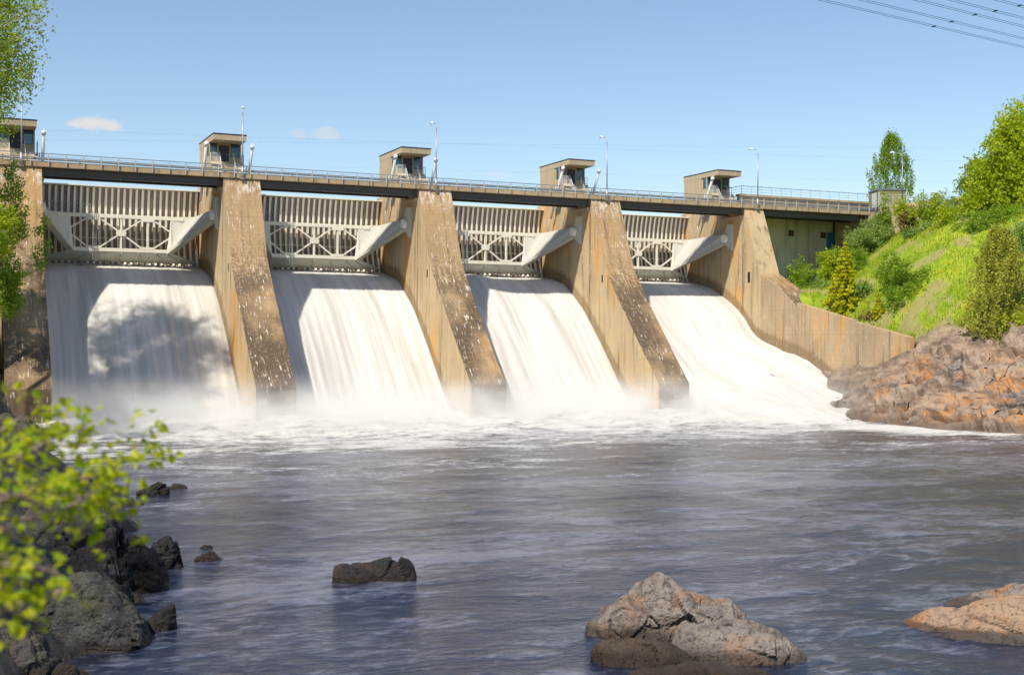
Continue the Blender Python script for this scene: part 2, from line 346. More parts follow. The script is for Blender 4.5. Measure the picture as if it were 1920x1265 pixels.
# ------------------------------------------------------------------ river
RX0, RX1, RY0, RY1 = -48., 120., -143., -6.
def shore_right(Y): return np.interp(Y, [-110, -90, -75, -62, -54, -49, -33, -27, -22, -17], [90, 78, 70, 64, 60.5, 57.4, 57.5, 59, 61, 66])
def river_h(x, y):
    tb = float(sstep(y, -46, -16))
    a = .05+.50*tb
    h = a*(fbm(x, y*1.4, 1.7, .28, 4)+.5*nz(x, y*1.5, 5.1, .9)*(.4+tb))
    return h + .55*float(sstep(y, -27, -14))
def build_river():
    xs = np.concatenate([np.arange(RX0, 70, .55), np.arange(70, RX1+1, 2.5)]); ys = [RY0]; 
    while ys[-1] < RY1: ys.append(ys[-1]+(.4 if ys[-1] > -60 else .5 if ys[-1] > -118 else .8))
    ys = np.array(ys); nx, ny = len(xs), len(ys)
    V = np.zeros((ny, nx, 3)); V[..., 0] = xs[None]; V[..., 1] = ys[:, None]
    fo = np.zeros((ny, nx))
    for j, y in enumerate(ys):
        for i, x in enumerate(xs):
            V[j, i, 2] = river_h(x, y)
        sr = shore_right(y)
        near = sstep(y+8*np.array([nz(x, y*1.5, 3.3, .10) for x in xs]), -60, -27)
        d = np.abs(xs-(sr-3.5)); side = np.exp(-(d/(4.2+.06*(-y)))**2)*(.40*sstep(y, -85, -45)+.35*sstep(y, -58, -40))
        wake = .62*sstep(y, -88, -44)*np.array([.65+.7*nz(x, y*1.6, 6, .06) for x in xs])
        fo[j] = np.maximum(near, side*1.5)+wake*(1-near)-.12
    idx = np.arange(nx*ny).reshape(ny, nx)
    F = np.stack([idx[:-1, :-1], idx[:-1, 1:], idx[1:, 1:], idx[1:, :-1]], -1).reshape(-1, 4)
    o = np_obj('water', V.reshape(-1, 3), F, M['river'], smooth=True, attrs={'foam': ('POINT', fo.ravel())})
    tag(o, kind='structure')
build_river()

def waterfall(i):
    x0, x1 = i*S+W-.05, (i+1)*S-W+.05; last = (i == 2)
    nu, nv = 96, 90
    if last: A = crom(PRO_L, nv); B = crom(PRO_R, nv)
    else: A = B = crom(PRO, nv)
    V = []; UV = []
    seed = i*17.3+40
    s = 0
    for j in range(nv):
        if j: s += (A[j]-A[j-1]).length
        fall = float(sstep(j/nv, .28, .6))
        for k in range(nu):
            u = k/(nu-1); w = float(sstep(u, .10, .92)) if last else 0
            y = A[j].x*(1-w)+B[j].x*w; z = A[j].y*(1-w)+B[j].y*w
            xr = x1
            x = x0+(xr-x0)*u
            if last and y < -15.8: x = x0 - 1.5*float(sstep(y, -16, -22)) + (xr+1.0-x0)*u
            r = .30*fall*nz(x*.55+seed, s*.02, 2.2)+.12*nz(x*1.7+seed, s*.035, 7.)*(.3+fall)+.05*nz(x*4+seed, s*.05, 1.)
            edge = min(u, 1-u)*(x1-x0)
            if i == 1:   # the humps of the third bay at the crest
                cr = math.exp(-((x-(x0+7.2))/2.0)**2)*.85*math.exp(-((y-7.5)/5.5)**2)+math.exp(-((x-(x1-1.6))/1.8)**2)*.35*math.exp(-((y-8)/5)**2)
                r += cr
            if last and j > nv*.55: r += .45*fbm(x*.8, y*.5, 3, .35, 3)*float(sstep(j/nv, .5, .75))
            dz = r*.75; dy = -r*.6*fall
            if last and y < -12: dz -= 2.6*float(sstep(u, .10, .0))*float(sstep(y, -12, -15))
            V.append((x, y+dy, z+dz)); UV.append((x+seed, s))
    idx = np.arange(nu*nv).reshape(nv, nu)
    F = np.stack([idx[:-1, :-1], idx[:-1, 1:], idx[1:, 1:], idx[1:, :-1]], -1).reshape(-1, 4)[:, ::-1]
    o = np_obj('waterfall', V, F, M['fall'], smooth=True, uv=np.array(UV)); tag(o, kind='structure')
for i in range(-1, 3): waterfall(i)
# still water behind the gates
MB().add([(-200, 15.5, 25.0), (200, 15.5, 25.0), (200, 600, 25.0), (-200, 600, 25.0)], [(0, 1, 2, 3)]).build('reservoir', M['river']); tag(bpy.data.objects['reservoir'], kind='structure')

# ------------------------------------------------------------------ terrain
def shepard(C, pw=3.2):
    C = np.array(C, float)
    def f(x, y):
        d2 = (C[:, 0]-x)**2+(C[:, 1]-y)**2+.6; w = d2**(-pw/2); return float((w*C[:, 2]).sum()/w.sum())
    return f
def rbf(C, lam=.02):
    """thin plate spline through control points"""
    C = np.array(C, float); n = len(C); P = C[:, :2]
    d = np.sqrt(((P[:, None]-P[None])**2).sum(-1)); K = np.where(d > 0, d*d*np.log(d+1e-9), 0)+np.eye(n)*lam*100
    A = np.zeros((n+3, n+3)); A[:n, :n] = K; A[:n, n] = 1; A[:n, n+1:] = P; A[n, :n] = 1; A[n+1:, :n] = P.T
    s = np.linalg.solve(A, np.concatenate([C[:, 2], [0, 0, 0]]))
    def f(x, y):
        r = np.sqrt((P[:, 0]-x)**2+(P[:, 1]-y)**2); return float((s[:n]*np.where(r > 0, r*r*np.log(r+1e-9), 0)).sum()+s[n]+s[n+1]*x+s[n+2]*y)
    return f
RB = [(57.5, -33, -.3), (57.3, -41, -.3), (57.4, -49, -.3), (60.5, -54, -.3), (64, -62, -.3), (70, -75, -.3), (80, -92, -.3), (60.3, -27, .2), (62.4, -22, 1.2), (65.2, -18, 3.3), (66.4, -17, 4.9), (66.6, -24.2, 5.8), (66.6, -31.6, 7.7),
      (50, -33, -5), (50, -50, -5), (52, -62, -5), (58, -75, -5), (50, -20, -4), (66, -92, -5), (62, -36, 3.4), (62, -45, 3.1), (66, -40, 6.1), (66, -46, 5.4), (70, -39.5, 8.8), (70, -48, 8), (72, -44, 10.4), (67.2, -32, 8.7), (70, -32, 11), (70, -28, 11.8),
      (74, -31, 15.2), (74, -38, 13.2), (75, -46, 13), (79, -50, 15.5), (67.6, -22, 10.8), (67.6, -12, 12.9), (74, -20, 16), (80, -22, 21.5), (80, -32, 20), (80, -15, 20.5), (80, -8, 18.3), (80, 2, 16.5), (72, -3, 15.5), (74, -9, 15.5), (74, 6, 16.5), (84.5, -10, 22.3), (85.5, -3, 21),
      (85, 5, 17.5), (90, -6, 24.6), (94, -12, 25.7), (92, -25, 26), (90, -40, 24.5), (100, -30, 27), (100, -52, 27), (86, -60, 19), (76, -64, 8.5), (100, -10, 27), (112, 0, 27), (112, 22, 27), (100, 12, 27), (120, -40, 28), (120, -90, 22), (96, -92, 10), (92, 12, 20), (78, 12, 16.5)]
rbz = rbf(RB)
def facet(x, y, z, f, amp, seed=0):
    p = Vector((x*f+seed, y*f, z*f*1.2)); d, pts = noise.voronoi(p)
    q = pts[0]; n = noise.cell_vector(q*7.31)-Vector((.5, .5, .5))
    return amp*((p-q).dot(n)*1.5 + (min(d[1]-d[0], .25)-.12)*.7)
def grass_mask(x, y, z):
    # rock below, grass above; the border climbs towards the right of the bank
    b = np.interp(y, [-62, -48, -40, -32, -24, -12], [15, 12.5, 10.8, 9.0, 7.0, 5.5])
    return float(sstep(z-b+1.6*nz(x, y, 0, .35)+.8*nz(x, y, 4, 1.1), -.6, .9))
def dryf(x, y): return float(sstep(nz(x, y, 9, .22)+.6*nz(x, y, 2, .7)+.25*float(sstep(x, 75, 69)), .08, .42))
def right_bank():
    xs = np.concatenate([np.arange(50, 82, .32), np.arange(82, 126, 1.2)]); ys = np.concatenate([np.arange(-100, -62, 1.2), np.arange(-62, -8, .32), np.arange(-8, 24, 1.0)])
    nx, ny = len(xs), len(ys); V = []; G = []; DR = []
    for y in ys:
        for x in xs:
            z = rbz(x, y); g = grass_mask(x, y, z)*(x > 67.3); rk = 1-g
            dx = dy = 0
            if rk > .02:
                # blocks dipping to the left, cut by joints
                a = facet(x*.9+.4*z, y*.5, z*1.2, .20, 2.6, 3)+facet(x*.9+.5*z, y*.6, z*1.6, .48, 1.5, 11)+facet(x, y*.7, z*1.5, 1.0, .55, 5)+.25*fbm(x+.5*z, y*.6, z*1.6, .8, 5)
                wl = 1-.85*math.exp(-((x-66.6)/3.0)**2)*float(sstep(y, -36, -31)); r = rk*float(sstep(x, 56.0, 60))*wl; z += r*a*.7-.5*(1-wl); dx = -r*a*.4; dy = r*facet(x, y, z, .33, .9, 31)
            z += g*(.25*nz(x, y, 0, .3)+.12*nz(x, y, 0, 1.1))
            if y > -32 and x < 66.7: z = min(z, float(np.interp(y, [-31.7, -24.2, -17], [7.6, 5.6, 4.7]))+.35*nz(x, y, 0, .9))
            if 66.2 < x+dx < 67.6 and y > -32: dx = 67.6-x if x > 66.9 else 66.2-x
            V.append((x+dx, y+dy, z)); G.append(g); DR.append(dryf(x, y))
    idx = np.arange(nx*ny).reshape(ny, nx)
    F = np.stack([idx[:-1, :-1], idx[:-1, 1:], idx[1:, 1:], idx[1:, :-1]], -1).reshape(-1, 4)
    # leave out what lies inside the wing wall's own bay of water
    Va = np.array(V); c = Va[F].mean(1)
    keep = ~((c[:, 0] < 67.4) & (c[:, 1] > -16.0))
    t = NT('hillside'); g = t.attr('grass')
    n1 = t.noise((.35, .35, .35), 1, 5, .6); n2 = t.noise((3, 3, 3), 1, 5, .7)
    gc = t.mix(t.rng(n1, .35, .65), (.20, .30, .014), (.33, .38, .03)); gc = t.mix(t.rng(n2, .4, .75, 0, .4), gc, (.12, .19, .014))
    gc = t.mix(t.mul(t.attr('dry'), .8), gc, t.mix(n2, (.20, .19, .07), (.38, .29, .15)))
    r1 = t.noise((.4, .4, .9), 1, 6, .65); r2 = t.noise((1.8, 1.8, 1.8), 1, 7, .7, .3); r3 = t.noise((9, 9, 9), 1, 4, .7)
    rc = t.mix(t.rng(r1, .38, .62), (.36, .275, .205), (.20, .145, .11)); rc = t.mix(t.rng(r2, .5, .7, 0, .75), rc, (.095, .066, .05)); rc = t.mix(t.rng(r3, .5, .75, 0, .45), rc, (.47, .39, .31))
    x, y, z = t.xyz()[0], t.xyz()[1], t.xyz()[2]
    o = t.mul(t.rng(t.noise((.16, .16, .30), 1, 5, .65, .6, loc=(5, 3, 1)), .47, .60), t.rng(z, 9, 5)); o = t.mul(t.mul(t.mul(o, 1.0), t.rng(y, -28, -36)), t.rng(r2, .60, .40, .1, 1)); rc = t.mix(t.mul(o, .85), rc, (.52, .23, .065))
    vor = t.n('TexVoronoi', {'Vector': t.scl(t.pos, (.5, .5, 1.1)), 'Scale': 1.}, feature='DISTANCE_TO_EDGE').outputs[0]
    rc = t.mix(t.mul(t.mul(t.rng(vor, .03, 0), t.rng(r1, .45, .6)), .4), rc, (.04, .03, .025))
    wetr = t.rng(t.math('ADD', z, t.mul(r2, 1.4)), 2.2, .9); rc = t.mix(t.mul(wetr, .6), rc, (.07, .05, .035))
    wf = t.mul(t.rng(y, -36, -24), t.rng(z, 6.5, 3)); rc = t.mix(t.mul(wf, .5), rc, (.11, .085, .065))
    colr = t.mix(g, rc, gc)
    m = t.pbr(colr, t.rng(wetr, 0, 1, .9, .5), t.bump(t.math('ADD', r2, t.mul(r3, .4)), .9, .18), spec=.25)
    ob = np_obj('hillside', Va, F[keep], m, attrs={'grass': ('POINT', G), 'dry': ('POINT', DR)}); tag(ob, kind='structure')
right_bank()

LB = [(-21.2, -75, -.3), (-22.6, -86, -.3), (-24.2, -97, -.3), (-25.0, -104, -.3), (-27.6, -109, -.3), (-29.6, -118, -.4), (-31, -124, .6), (-31, -128, 2.6), (-31, -132, 4.6), (-31, -135, 5.9), (-30, -141, 6.1), (-30, -150, 6.3), (-22, -150, 3), (-24, -141, 1), (-26, -134, .2),
      (-22.5, -128, -2), (-20, -118, -3), (-18, -100, -4), (-16, -85, -4), (-15, -70, -4), (-18, -50, -4), (-21, -35, -4), (-20, -15, -4), (-23, -62, -.3), (-24.6, -50, -.3), (-25.3, -35, -.3), (-25.2, -20, .2), (-24.6, -8, 1.5),
      (-26.6, -8, 10), (-27.5, -16, 9), (-28, -30, 6), (-27.5, -50, 3.2), (-26, -64, 2.2), (-25.5, -80, 1.6), (-27.5, -92, 2.2), (-29.5, -103, 2.6), (-33, -110, 4.5), (-36, -120, 6.5), (-40, -135, 8), (-29, 0, 20), (-26.5, 0, 13), (-31, -12, 14), (-33, -30, 12), (-33, -55, 8), (-33, -80, 6), (-36, -100, 7),
      (-45, -10, 26), (-45, -50, 20), (-48, -90, 14), (-50, -130, 12), (-34, 10, 26), (-46, 12, 28), (-26.5, 12, 20), (-60, -60, 24)]
lbz = rbf(LB)
def left_bank():
    xs = np.arange(-60, -14.5, .5); ys = np.arange(-152, 16, .6); V = []
    for y in ys:
        for x in xs:
            z = lbz(x, y); a = facet(x, y, z, .28, 1.7, 2)+facet(x, y, z, .8, .6, 9)
            far = float(sstep(y, -128, -118)); z += a*far; V.append((x-.5*a*far, y, z))
    nx, ny = len(xs), len(ys); idx = np.arange(nx*ny).reshape(ny, nx)
    F = np.stack([idx[:-1, :-1], idx[:-1, 1:], idx[1:, 1:], idx[1:, :-1]], -1).reshape(-1, 4)
    Va = np.array(V); c = Va[F].mean(1); keep = ~((c[:, 0] > -25.0) & (c[:, 1] > -17.5))
    ob = np_obj('riverbank', Va, F[keep], M['rock_dark']); tag(ob, kind='structure')
left_bank()
# ------------------------------------------------------------------ concrete piers
PF = [(-16.8, -2.5), (-16.8, 3.6), (-13.4, 7.05), (-10.4, 10.2), (-7.0, 13.7), (-4.0, 17.2), (-2.55, 20.5), (-1.25, 23.7), (-.2, 26.1)]
PB = [(5.4, 26.1), (5.4, 26.6), (15.6, 26.6), (15.6, -2.5)]
def wet_profile(y):
    p = sorted(PRO); return np.interp(y, [a for a, b in p], [b for a, b in p])
def wet_profile_r(y):
    p = sorted(PRO_R); return np.interp(y, [a for a, b in p], [b for a, b in p])
def pier(prof, x0, x1, mats, parent, wetf, name='pier_body', step=.8, band=1.5, right=False):
    """prof in YZ; sides mat 1, front mat 0; 'wet' attribute above the water line"""
    bm = bmesh.new(); n = len(prof)
    lo = [bm.verts.new((x0, a, b)) for a, b in prof]; hi = [bm.verts.new((x1, a, b)) for a, b in prof]
    f1 = bm.faces.new(lo); f2 = bm.faces.new(hi[::-1]); f1.material_index = f2.material_index = 1
    for i in range(n): bm.faces.new((lo[i], hi[i], hi[(i+1) % n], lo[(i+1) % n]))
    ys = [a for a, b in prof]; zs = [b for a, b in prof]
    def cut(co, no): bmesh.ops.bisect_plane(bm, geom=bm.verts[:]+bm.edges[:]+bm.faces[:], plane_co=co, plane_no=no)
    v = min(ys)+step
    while v < max(ys): cut((0, v, 0), (0, 1, 0)); v += step
    v = min(zs)+step
    while v < max(zs): cut((0, 0, v), (0, 0, 1)); v += step
    bmesh.ops.recalc_face_normals(bm, faces=bm.faces)
    me = bpy.data.meshes.new(name); bm.to_mesh(me); bm.free()
    for m in mats: me.materials.append(m)
    a = me.attributes.new('wet', 'FLOAT', 'POINT')
    a.data.foreach_set('value', [float(np.clip(1-(v.co.z-wetf(v.co.y))/(2*band), 0, 1)) for v in me.vertices])
    ob = link(bpy.data.objects.new(name, me), parent)
    bv = ob.modifiers.new('edge', 'BEVEL'); bv.width = .07; bv.segments = 2; bv.angle_limit = R(25)
    return ob
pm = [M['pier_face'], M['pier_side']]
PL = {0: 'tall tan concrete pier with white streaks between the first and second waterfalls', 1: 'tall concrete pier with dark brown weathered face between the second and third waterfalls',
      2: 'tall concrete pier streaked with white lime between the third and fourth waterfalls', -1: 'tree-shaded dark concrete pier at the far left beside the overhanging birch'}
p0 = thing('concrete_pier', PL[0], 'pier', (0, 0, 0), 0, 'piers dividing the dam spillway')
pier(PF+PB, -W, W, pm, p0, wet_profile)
# black box painting the shade of a small recess on the left flank, bearing ledge under the bridge, trunnion seats
MB().box(-W-.02, -W+.3, -3.4, -3.1, 15.6, 16.5).build('niche_shade', M['black'], p0)
br = MB(); br.prism([(2.2, 20.6), (4.2, 21.7), (4.2, 22.9), (3.4, 24.2), (2.2, 24.2)], 'x', -W-.28, -W); br.build('trunnion_seat', M['apron'], p0)
br = MB(); br.prism([(2.2, 20.6), (4.2, 21.7), (4.2, 22.9), (3.4, 24.2), (2.2, 24.2)], 'x', W, W+.28); br.build('trunnion_seat', M['apron'], p0)
for sx in (-1, 1):
    a, b = sorted((sx*W, sx*(W+.06)))
    MB().box(a, b, 7.2, 9.1, 17.5, 26.0).build('wear_plate', M['conc'], p0)
    MB().box(a, b, 14.1, 14.9, 15.5, 26.3).build('seal_plate', M['rust'], p0)
    a, b = sorted((sx*W, sx*(W+.28)))
    MB().box(a, b, .25, 5.2, 24.75, 25.1).build('bearing_ledge', M['conc'], p0)
for i in (-1, 1, 2): copy_tree(p0, (i*S, 0, 0), label=PL[i])
# right-hand pier with the wing wall running on downstream
pr = thing('concrete_pier', 'last tan concrete pier at the right end where the wing wall begins', 'pier', (3*S, 0, 0), 0, 'piers dividing the dam spillway')
PFR = [(-4.0, -2.5)]+PF[5:]
o = pier(PFR+PB, -W, .95, [M['pier_side'], M['pier_side']], pr, wet_profile_r, band=1.3)
MB().box(-W-.02, -W+.3, -1.6, -1.1, 16.2, 17.6).build('niche_shade', M['black'], pr)  # black box in place of a shaded recess
br = MB(); br.prism([(2.2, 20.6), (4.2, 21.7), (4.2, 22.9), (3.4, 24.2), (2.2, 24.2)], 'x', -W-.28, -W); br.build('trunnion_seat', M['apron'], pr)
MB().box(-W-.06, -W, 7.2, 9.1, 17.5, 26.0).build('wear_plate', M['conc'], pr)
MB().box(-W-.06, -W, 14.1, 14.9, 15.5, 26.3).build('seal_plate', M['rust'], pr)
MB().box(-W-.28, -W, .25, 5.2, 24.75, 25.1).build('bearing_ledge', M['conc'], pr)
ww = thing('wing_wall', 'long tapering concrete wing wall between the last waterfall and the rocky bank', 'wall', (3*S-W, 0, 0))
pier([(-4.0, 0), (-4.0, 17.2), (-7.9, 15.35), (-11.6, 12.95), (-11.6, 0)], -.004, 3.1, [M['pier_face'], M['wing']], ww, wet_profile_r, 'sloping_buttress', band=1.3)
pier([(-22.5, 0), (-22.5, 10.95), (-11.604, 13.3), (-11.604, 0)], 0., .7, [M['wing'], M['wing']], ww, wet_profile_r, 'wall_panel', band=1.3)
pier([(-31.7, 3), (-31.7, 8.95), (-22.504, 10.8), (-22.504, 3)], .0, .7, [M['wing'], M['wing']], ww, lambda y: -9, 'wall_panel', band=1.3)

# ------------------------------------------------------------------ radial gates
GL = {-1: 'cream ribbed steel gate with braced frame in the leftmost bay, half in tree shade', 0: 'cream ribbed steel gate with braced frame above the second waterfall from the left',
      1: 'cream ribbed steel gate with braced frame above the third waterfall, humped water below', 2: 'cream ribbed steel gate with braced frame in the rightmost bay beside the last pier'}
H = S/2-W-.04; TY, TZ, RG = 3.8, 22.3, 10.9
def gate_arc(r, n=16, a0=-29.7, a1=19.8):
    return [(TY+r*math.cos(R(a0+(a1-a0)*i/(n-1))), TZ+r*math.sin(R(a0+(a1-a0)*i/(n-1)))) for i in range(n)]
def build_gate():
    g = thing('spillway_gate', GL[-1], 'gate', (-S/2, 0, 0), 0, 'steel gates between the dam piers')
    a = gate_arc(RG); b = gate_arc(RG+.05)[::-1]
    m = MB(); n = len(a)
    for i in range(n-1):
        m.add([(-H, *a[i]), (H, *a[i]), (H, *a[i+1]), (-H, *a[i+1])], [(0, 1, 2, 3)])
        m.add([(-H, *b[i]), (H, *b[i]), (H, *b[i+1]), (-H, *b[i+1])], [(0, 1, 2, 3)])
    m.build('skin_plate', M['skin'], g)
    # one rib, copied
    m = MB()
    w0, w1, w2 = gate_arc(RG-.02), gate_arc(RG-.24), gate_arc(RG-.28)
    for i in range(n-1):
        for x in (-.02, .02): m.add([(x, *w0[i]), (x, *w0[i+1]), (x, *w1[i+1]), (x, *w1[i])], [(0, 1, 2, 3)])
        for q in (w1, w2): m.add([(-.13, *q[i]), (.13, *q[i]), (.13, *q[i+1]), (-.13, *q[i+1])], [(0, 1, 2, 3)])
        for x in (-.13, .13): m.add([(x, *w1[i]), (x, *w1[i+1]), (x, *w2[i+1]), (x, *w2[i])], [(0, 1, 2, 3)])
    NR = 27; first = None
    for k in range(NR):
        x = -H+.35+(2*H-.7)*k/(NR-1)
        if first is None: first = m.build('rib', M['cream'], g); o = first
        else: o = first.copy(); link(o, g)
        o.location = (x, 0, 0)
    MB().box(-H, H, TY+RG*math.cos(R(19.8))-.75, TY+RG*math.cos(R(19.8))+.15, 25.99, 26.11).build('top_cap', M['cream'], g)
    MB().box(-H, H, 12.75, 13.35, 16.72, 16.9).build('bottom_sill_beam', M['apron'], g)
    # horizontal girder behind the frame: apron plate sloping down to the skin, with stiffeners
    m = MB(); m.add([(-5.9, 11.3, 18.35), (5.9, 11.3, 18.35), (H-.25, 12.85, 17.35), (-H+.25, 12.85, 17.35), (-5.9, 11.3, 18.25), (5.9, 11.3, 18.25), (H-.25, 12.85, 17.25), (-H+.25, 12.85, 17.25)],
                    [(0, 1, 2, 3), (7, 6, 5, 4), (0, 4, 5, 1), (1, 5, 6, 2), (2, 6, 7, 3), (3, 7, 4, 0)]); m.build('apron_plate', M['apron'], g)
    for x in (-5.2, -4.3, -3.4, 0, 1.9, 3.8, 5.1):
        x2 = x*1.45; MB().add([(x, 11.22, 18.28), (x2, 12.75, 17.24), (x2, 12.75, 17.12), (x, 11.22, 18.08), (x+.07, 11.22, 18.28), (x2+.07, 12.75, 17.24), (x2+.07, 12.75, 17.12), (x+.07, 11.22, 18.08)],
                 [(0, 1, 2, 3), (7, 6, 5, 4), (0, 4, 5, 1), (1, 5, 6, 2), (2, 6, 7, 3), (3, 7, 4, 0)]).build('stiffener', M['apron'], g)
    MB().add([(-5.9, 11.3, 22.62), (5.9, 11.3, 22.62), (H-.3, 13.9, 22.7), (-H+.3, 13.9, 22.7), (-5.9, 11.3, 22.55), (5.9, 11.3, 22.55), (H-.3, 13.9, 22.62), (-H+.3, 13.9, 22.62)],
             [(0, 1, 2, 3), (7, 6, 5, 4), (0, 4, 5, 1), (1, 5, 6, 2), (2, 6, 7, 3), (3, 7, 4, 0)]).build('walkway_plate', M['cream'], g)
    MB().box(-7.0, 7.0, 11.25, 11.65, 22.2, 22.55).build('top_chord', M['cream'], g)
    MB().box(-5.9, 5.9, 11.25, 11.65, 18.35, 18.75).build('bottom_chord', M['cream'], g)
    X0 = 0; 
    for x in (-5.64, 0, 2.97, 5.64):
        MB().box(x-.11, x+.11, 11.3, 11.55, 18.75, 22.2).build('upright', M['cream'], g)
    zc = 20.5; dg = [((-2.45, 22.2), (-.35, 20.75)), ((-.35, 20.25), (-2.45, 18.75)), ((.35, 20.75), (2.4, 22.2)), ((.35, 20.25), (2.4, 18.75)), ((3.5, 22.2), (5.6, 20.8)), ((5.6, 20.2), (3.5, 18.75)), ((-3.6, 22.2), (-5.6, 20.9)), ((-5.6, 20.3), (-3.6, 18.75))]
    for (xa, za), (xb, zb) in dg: MB().bar((xa, 11.42, za), (xb, 11.42, zb), .16, .17).build('brace', M['cream'], g)
    MB().prism([(-.45, zc-.35), (.45, zc-.35), (.6, zc), (.45, zc+.35), (-.45, zc+.35), (-.6, zc)], 'y', 11.24, 11.3).build('gusset', M['cream'], g)
    for x, w in ((-3.0, .7), (2.95, .75)):
        for z in (18.75, 22.0): MB().box(x-w, x+w, 11.235, 11.25, z-.1, z+.22).build('gusset', M['cream'], g)
    MB().box(-5.5, 5.5, 12.3, 12.34, 19.9, 19.95).build('tie_rod', M['cream'], g)
    # arms: end plate beside the frame and a tapering boxed leg to the trunnion
    for s in (-1, 1):
        T = [(s*(H-.35), 3.8, 22.95), (s*(H-.35), 3.8, 21.6)]
        P1, P2, P3, P4 = (s*8.4, 11.4, 22.75), (s*5.15, 11.4, 18.3), (s*5.64, 11.25, 22.6), (s*5.64, 11.25, 18.4)
        m = MB(); d = Vector((s*.0, .25, 0))
        m.add([Vector(P1), Vector(P2), Vector(P4)+Vector((0, 0, .0)), Vector(P3), Vector(P1)+d, Vector(P2)+d, Vector(P4)+d, Vector(P3)+d], [(0, 1, 2, 3), (7, 6, 5, 4), (0, 4, 5, 1), (1, 5, 6, 2), (2, 6, 7, 3), (3, 7, 4, 0)])
        m.build('end_plate', M['arm'], g)
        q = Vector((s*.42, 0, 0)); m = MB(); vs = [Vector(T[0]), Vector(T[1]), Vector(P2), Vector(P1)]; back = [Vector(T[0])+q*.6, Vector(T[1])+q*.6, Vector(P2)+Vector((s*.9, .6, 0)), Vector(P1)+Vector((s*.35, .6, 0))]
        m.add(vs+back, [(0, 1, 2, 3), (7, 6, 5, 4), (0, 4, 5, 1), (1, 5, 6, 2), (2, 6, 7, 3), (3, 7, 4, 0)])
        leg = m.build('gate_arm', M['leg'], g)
        MB().bar(Vector(T[1])+q*.2, Vector(P2)+q*.9, .75, .1).build('arm_flange', M['apron'], g)
        # stiffener along the fold
        MB().bar(Vector(P1)+Vector((-s*.12, -.12, -.3)), Vector(P2)+Vector((-s*.05, -.1, .2)), .1, .22).build('stiffener', M['arm'], g)
        MB().tube((s*(H-.62), 3.75, 22.3), (s*(H+.02), 3.75, 22.3), .56, n=20).build('trunnion', M['arm'], g, smooth=True)
        c = Vector(T[0])*.72+Vector(P1)*.28; c2 = Vector(T[1])*.72+Vector(P2)*.28
        a_ = c*.75+c2*.25; b_ = c*.25+c2*.75
        MB().bar(a_+Vector((-s*.03, 0, 0)), b_+Vector((-s*.03, 0, 0)), .28, .16).build('slot_shade', M['black'], g)  # black bar paints the shade inside an opening in the arm
    # ladder and arm-top railing on the left
    m = MB()
    for x in (-3.15, -2.75): m.tube((x, 11.1, 17.2), (x, 11.1, 22.9), .035, n=5)
    for k in range(18): m.tube((-3.15, 11.1, 17.4+k*.3), (-2.75, 11.1, 17.4+k*.3), .022, n=4)
    m.build('ladder', M['galv'], g)
    m = MB(); p = [(-H+.4, 4.2, 22.9), (-8.6, 11.2, 22.75), (-5.6, 11.4, 22.65), (-3.4, 11.4, 22.62)]
    for k, (x, y, z) in enumerate([p[0], tuple(Vector(p[0]).lerp(Vector(p[1]), .5)), p[1], tuple(Vector(p[1]).lerp(Vector(p[2]), .5)), p[2], p[3]]):
        m.tube((x, y, z), (x, y, z+1.1), .03, n=5)
    for dz in (.55, 1.08):
        for k in range(3): m.tube((p[k][0], p[k][1], p[k][2]+dz), (p[k+1][0], p[k+1][1], p[k+1][2]+dz), .024, n=5)
    m.build('hand_railing', M['railpale'], g)
    for k in range(6): MB().box(-7.2+k*2.9, -7.0+k*2.9, 12.2, 12.7, 16.9, 17.2).build('roller_block', M['skin'], g)
    return g
g0 = build_gate()
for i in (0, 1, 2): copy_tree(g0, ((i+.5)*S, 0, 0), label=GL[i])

# ------------------------------------------------------------------ road bridge along the crest
bt = thing('road_bridge', 'narrow road bridge on dark steel girders running along the top of the dam', 'bridge', (0, 0, 26))
XL, XR = -40., 88.0
MB().box(XL, XR, -.42, 5.6, 26.12, 26.42).build('deck_slab', M['deck_conc'], bt, world=True)
for k in range(-2, 4):
    for a, b in ((k*S+.03, (k+1)*S-.03),):
        a = max(a, XL); b = min(b, XR-.02)
        MB().box(a, b, -.45, -.05, 26.10, 26.66).build('edge_beam', M['deck_conc'], bt, world=True)
        MB().box(a, b, 5.25, 5.65, 26.10, 26.66).build('edge_beam', M['deck_conc'], bt, world=True)
MB().box(71.0, 87.9, 5.66, 7.49, 26.12, 26.45).build('deck_slab', M['deck_conc'], bt, world=True)
MB().box(XL, XR, -.046, 5.246, 26.421, 26.47).build('road_surface', M['asphalt'], bt, world=True)
for k in range(-2, 4):
    a = k*S+W+.02; b = (k+1)*S-W-.02
    if k == 3: a = 3*S+.97; b = 86.9
    for y in (.45, 3.6):
        zb = 25.27 if y < 1 else 25.36
        m = MB(); m.box(a, b, y-.02, y+.02, zb+.06, 26.118); m.box(a, b, y-.22, y+.22, zb, zb+.059); m.box(a, b, y-.2, y+.2, 26.06, 26.117)
        m.build('girder', M['girder'], bt, world=True)
    x = a+1.2
    while x < b-1: MB().box(x, x+.12, .48, 4.37, 25.5, 25.8).build('cross_beam', M['girder'], bt, world=True); x += 3.5

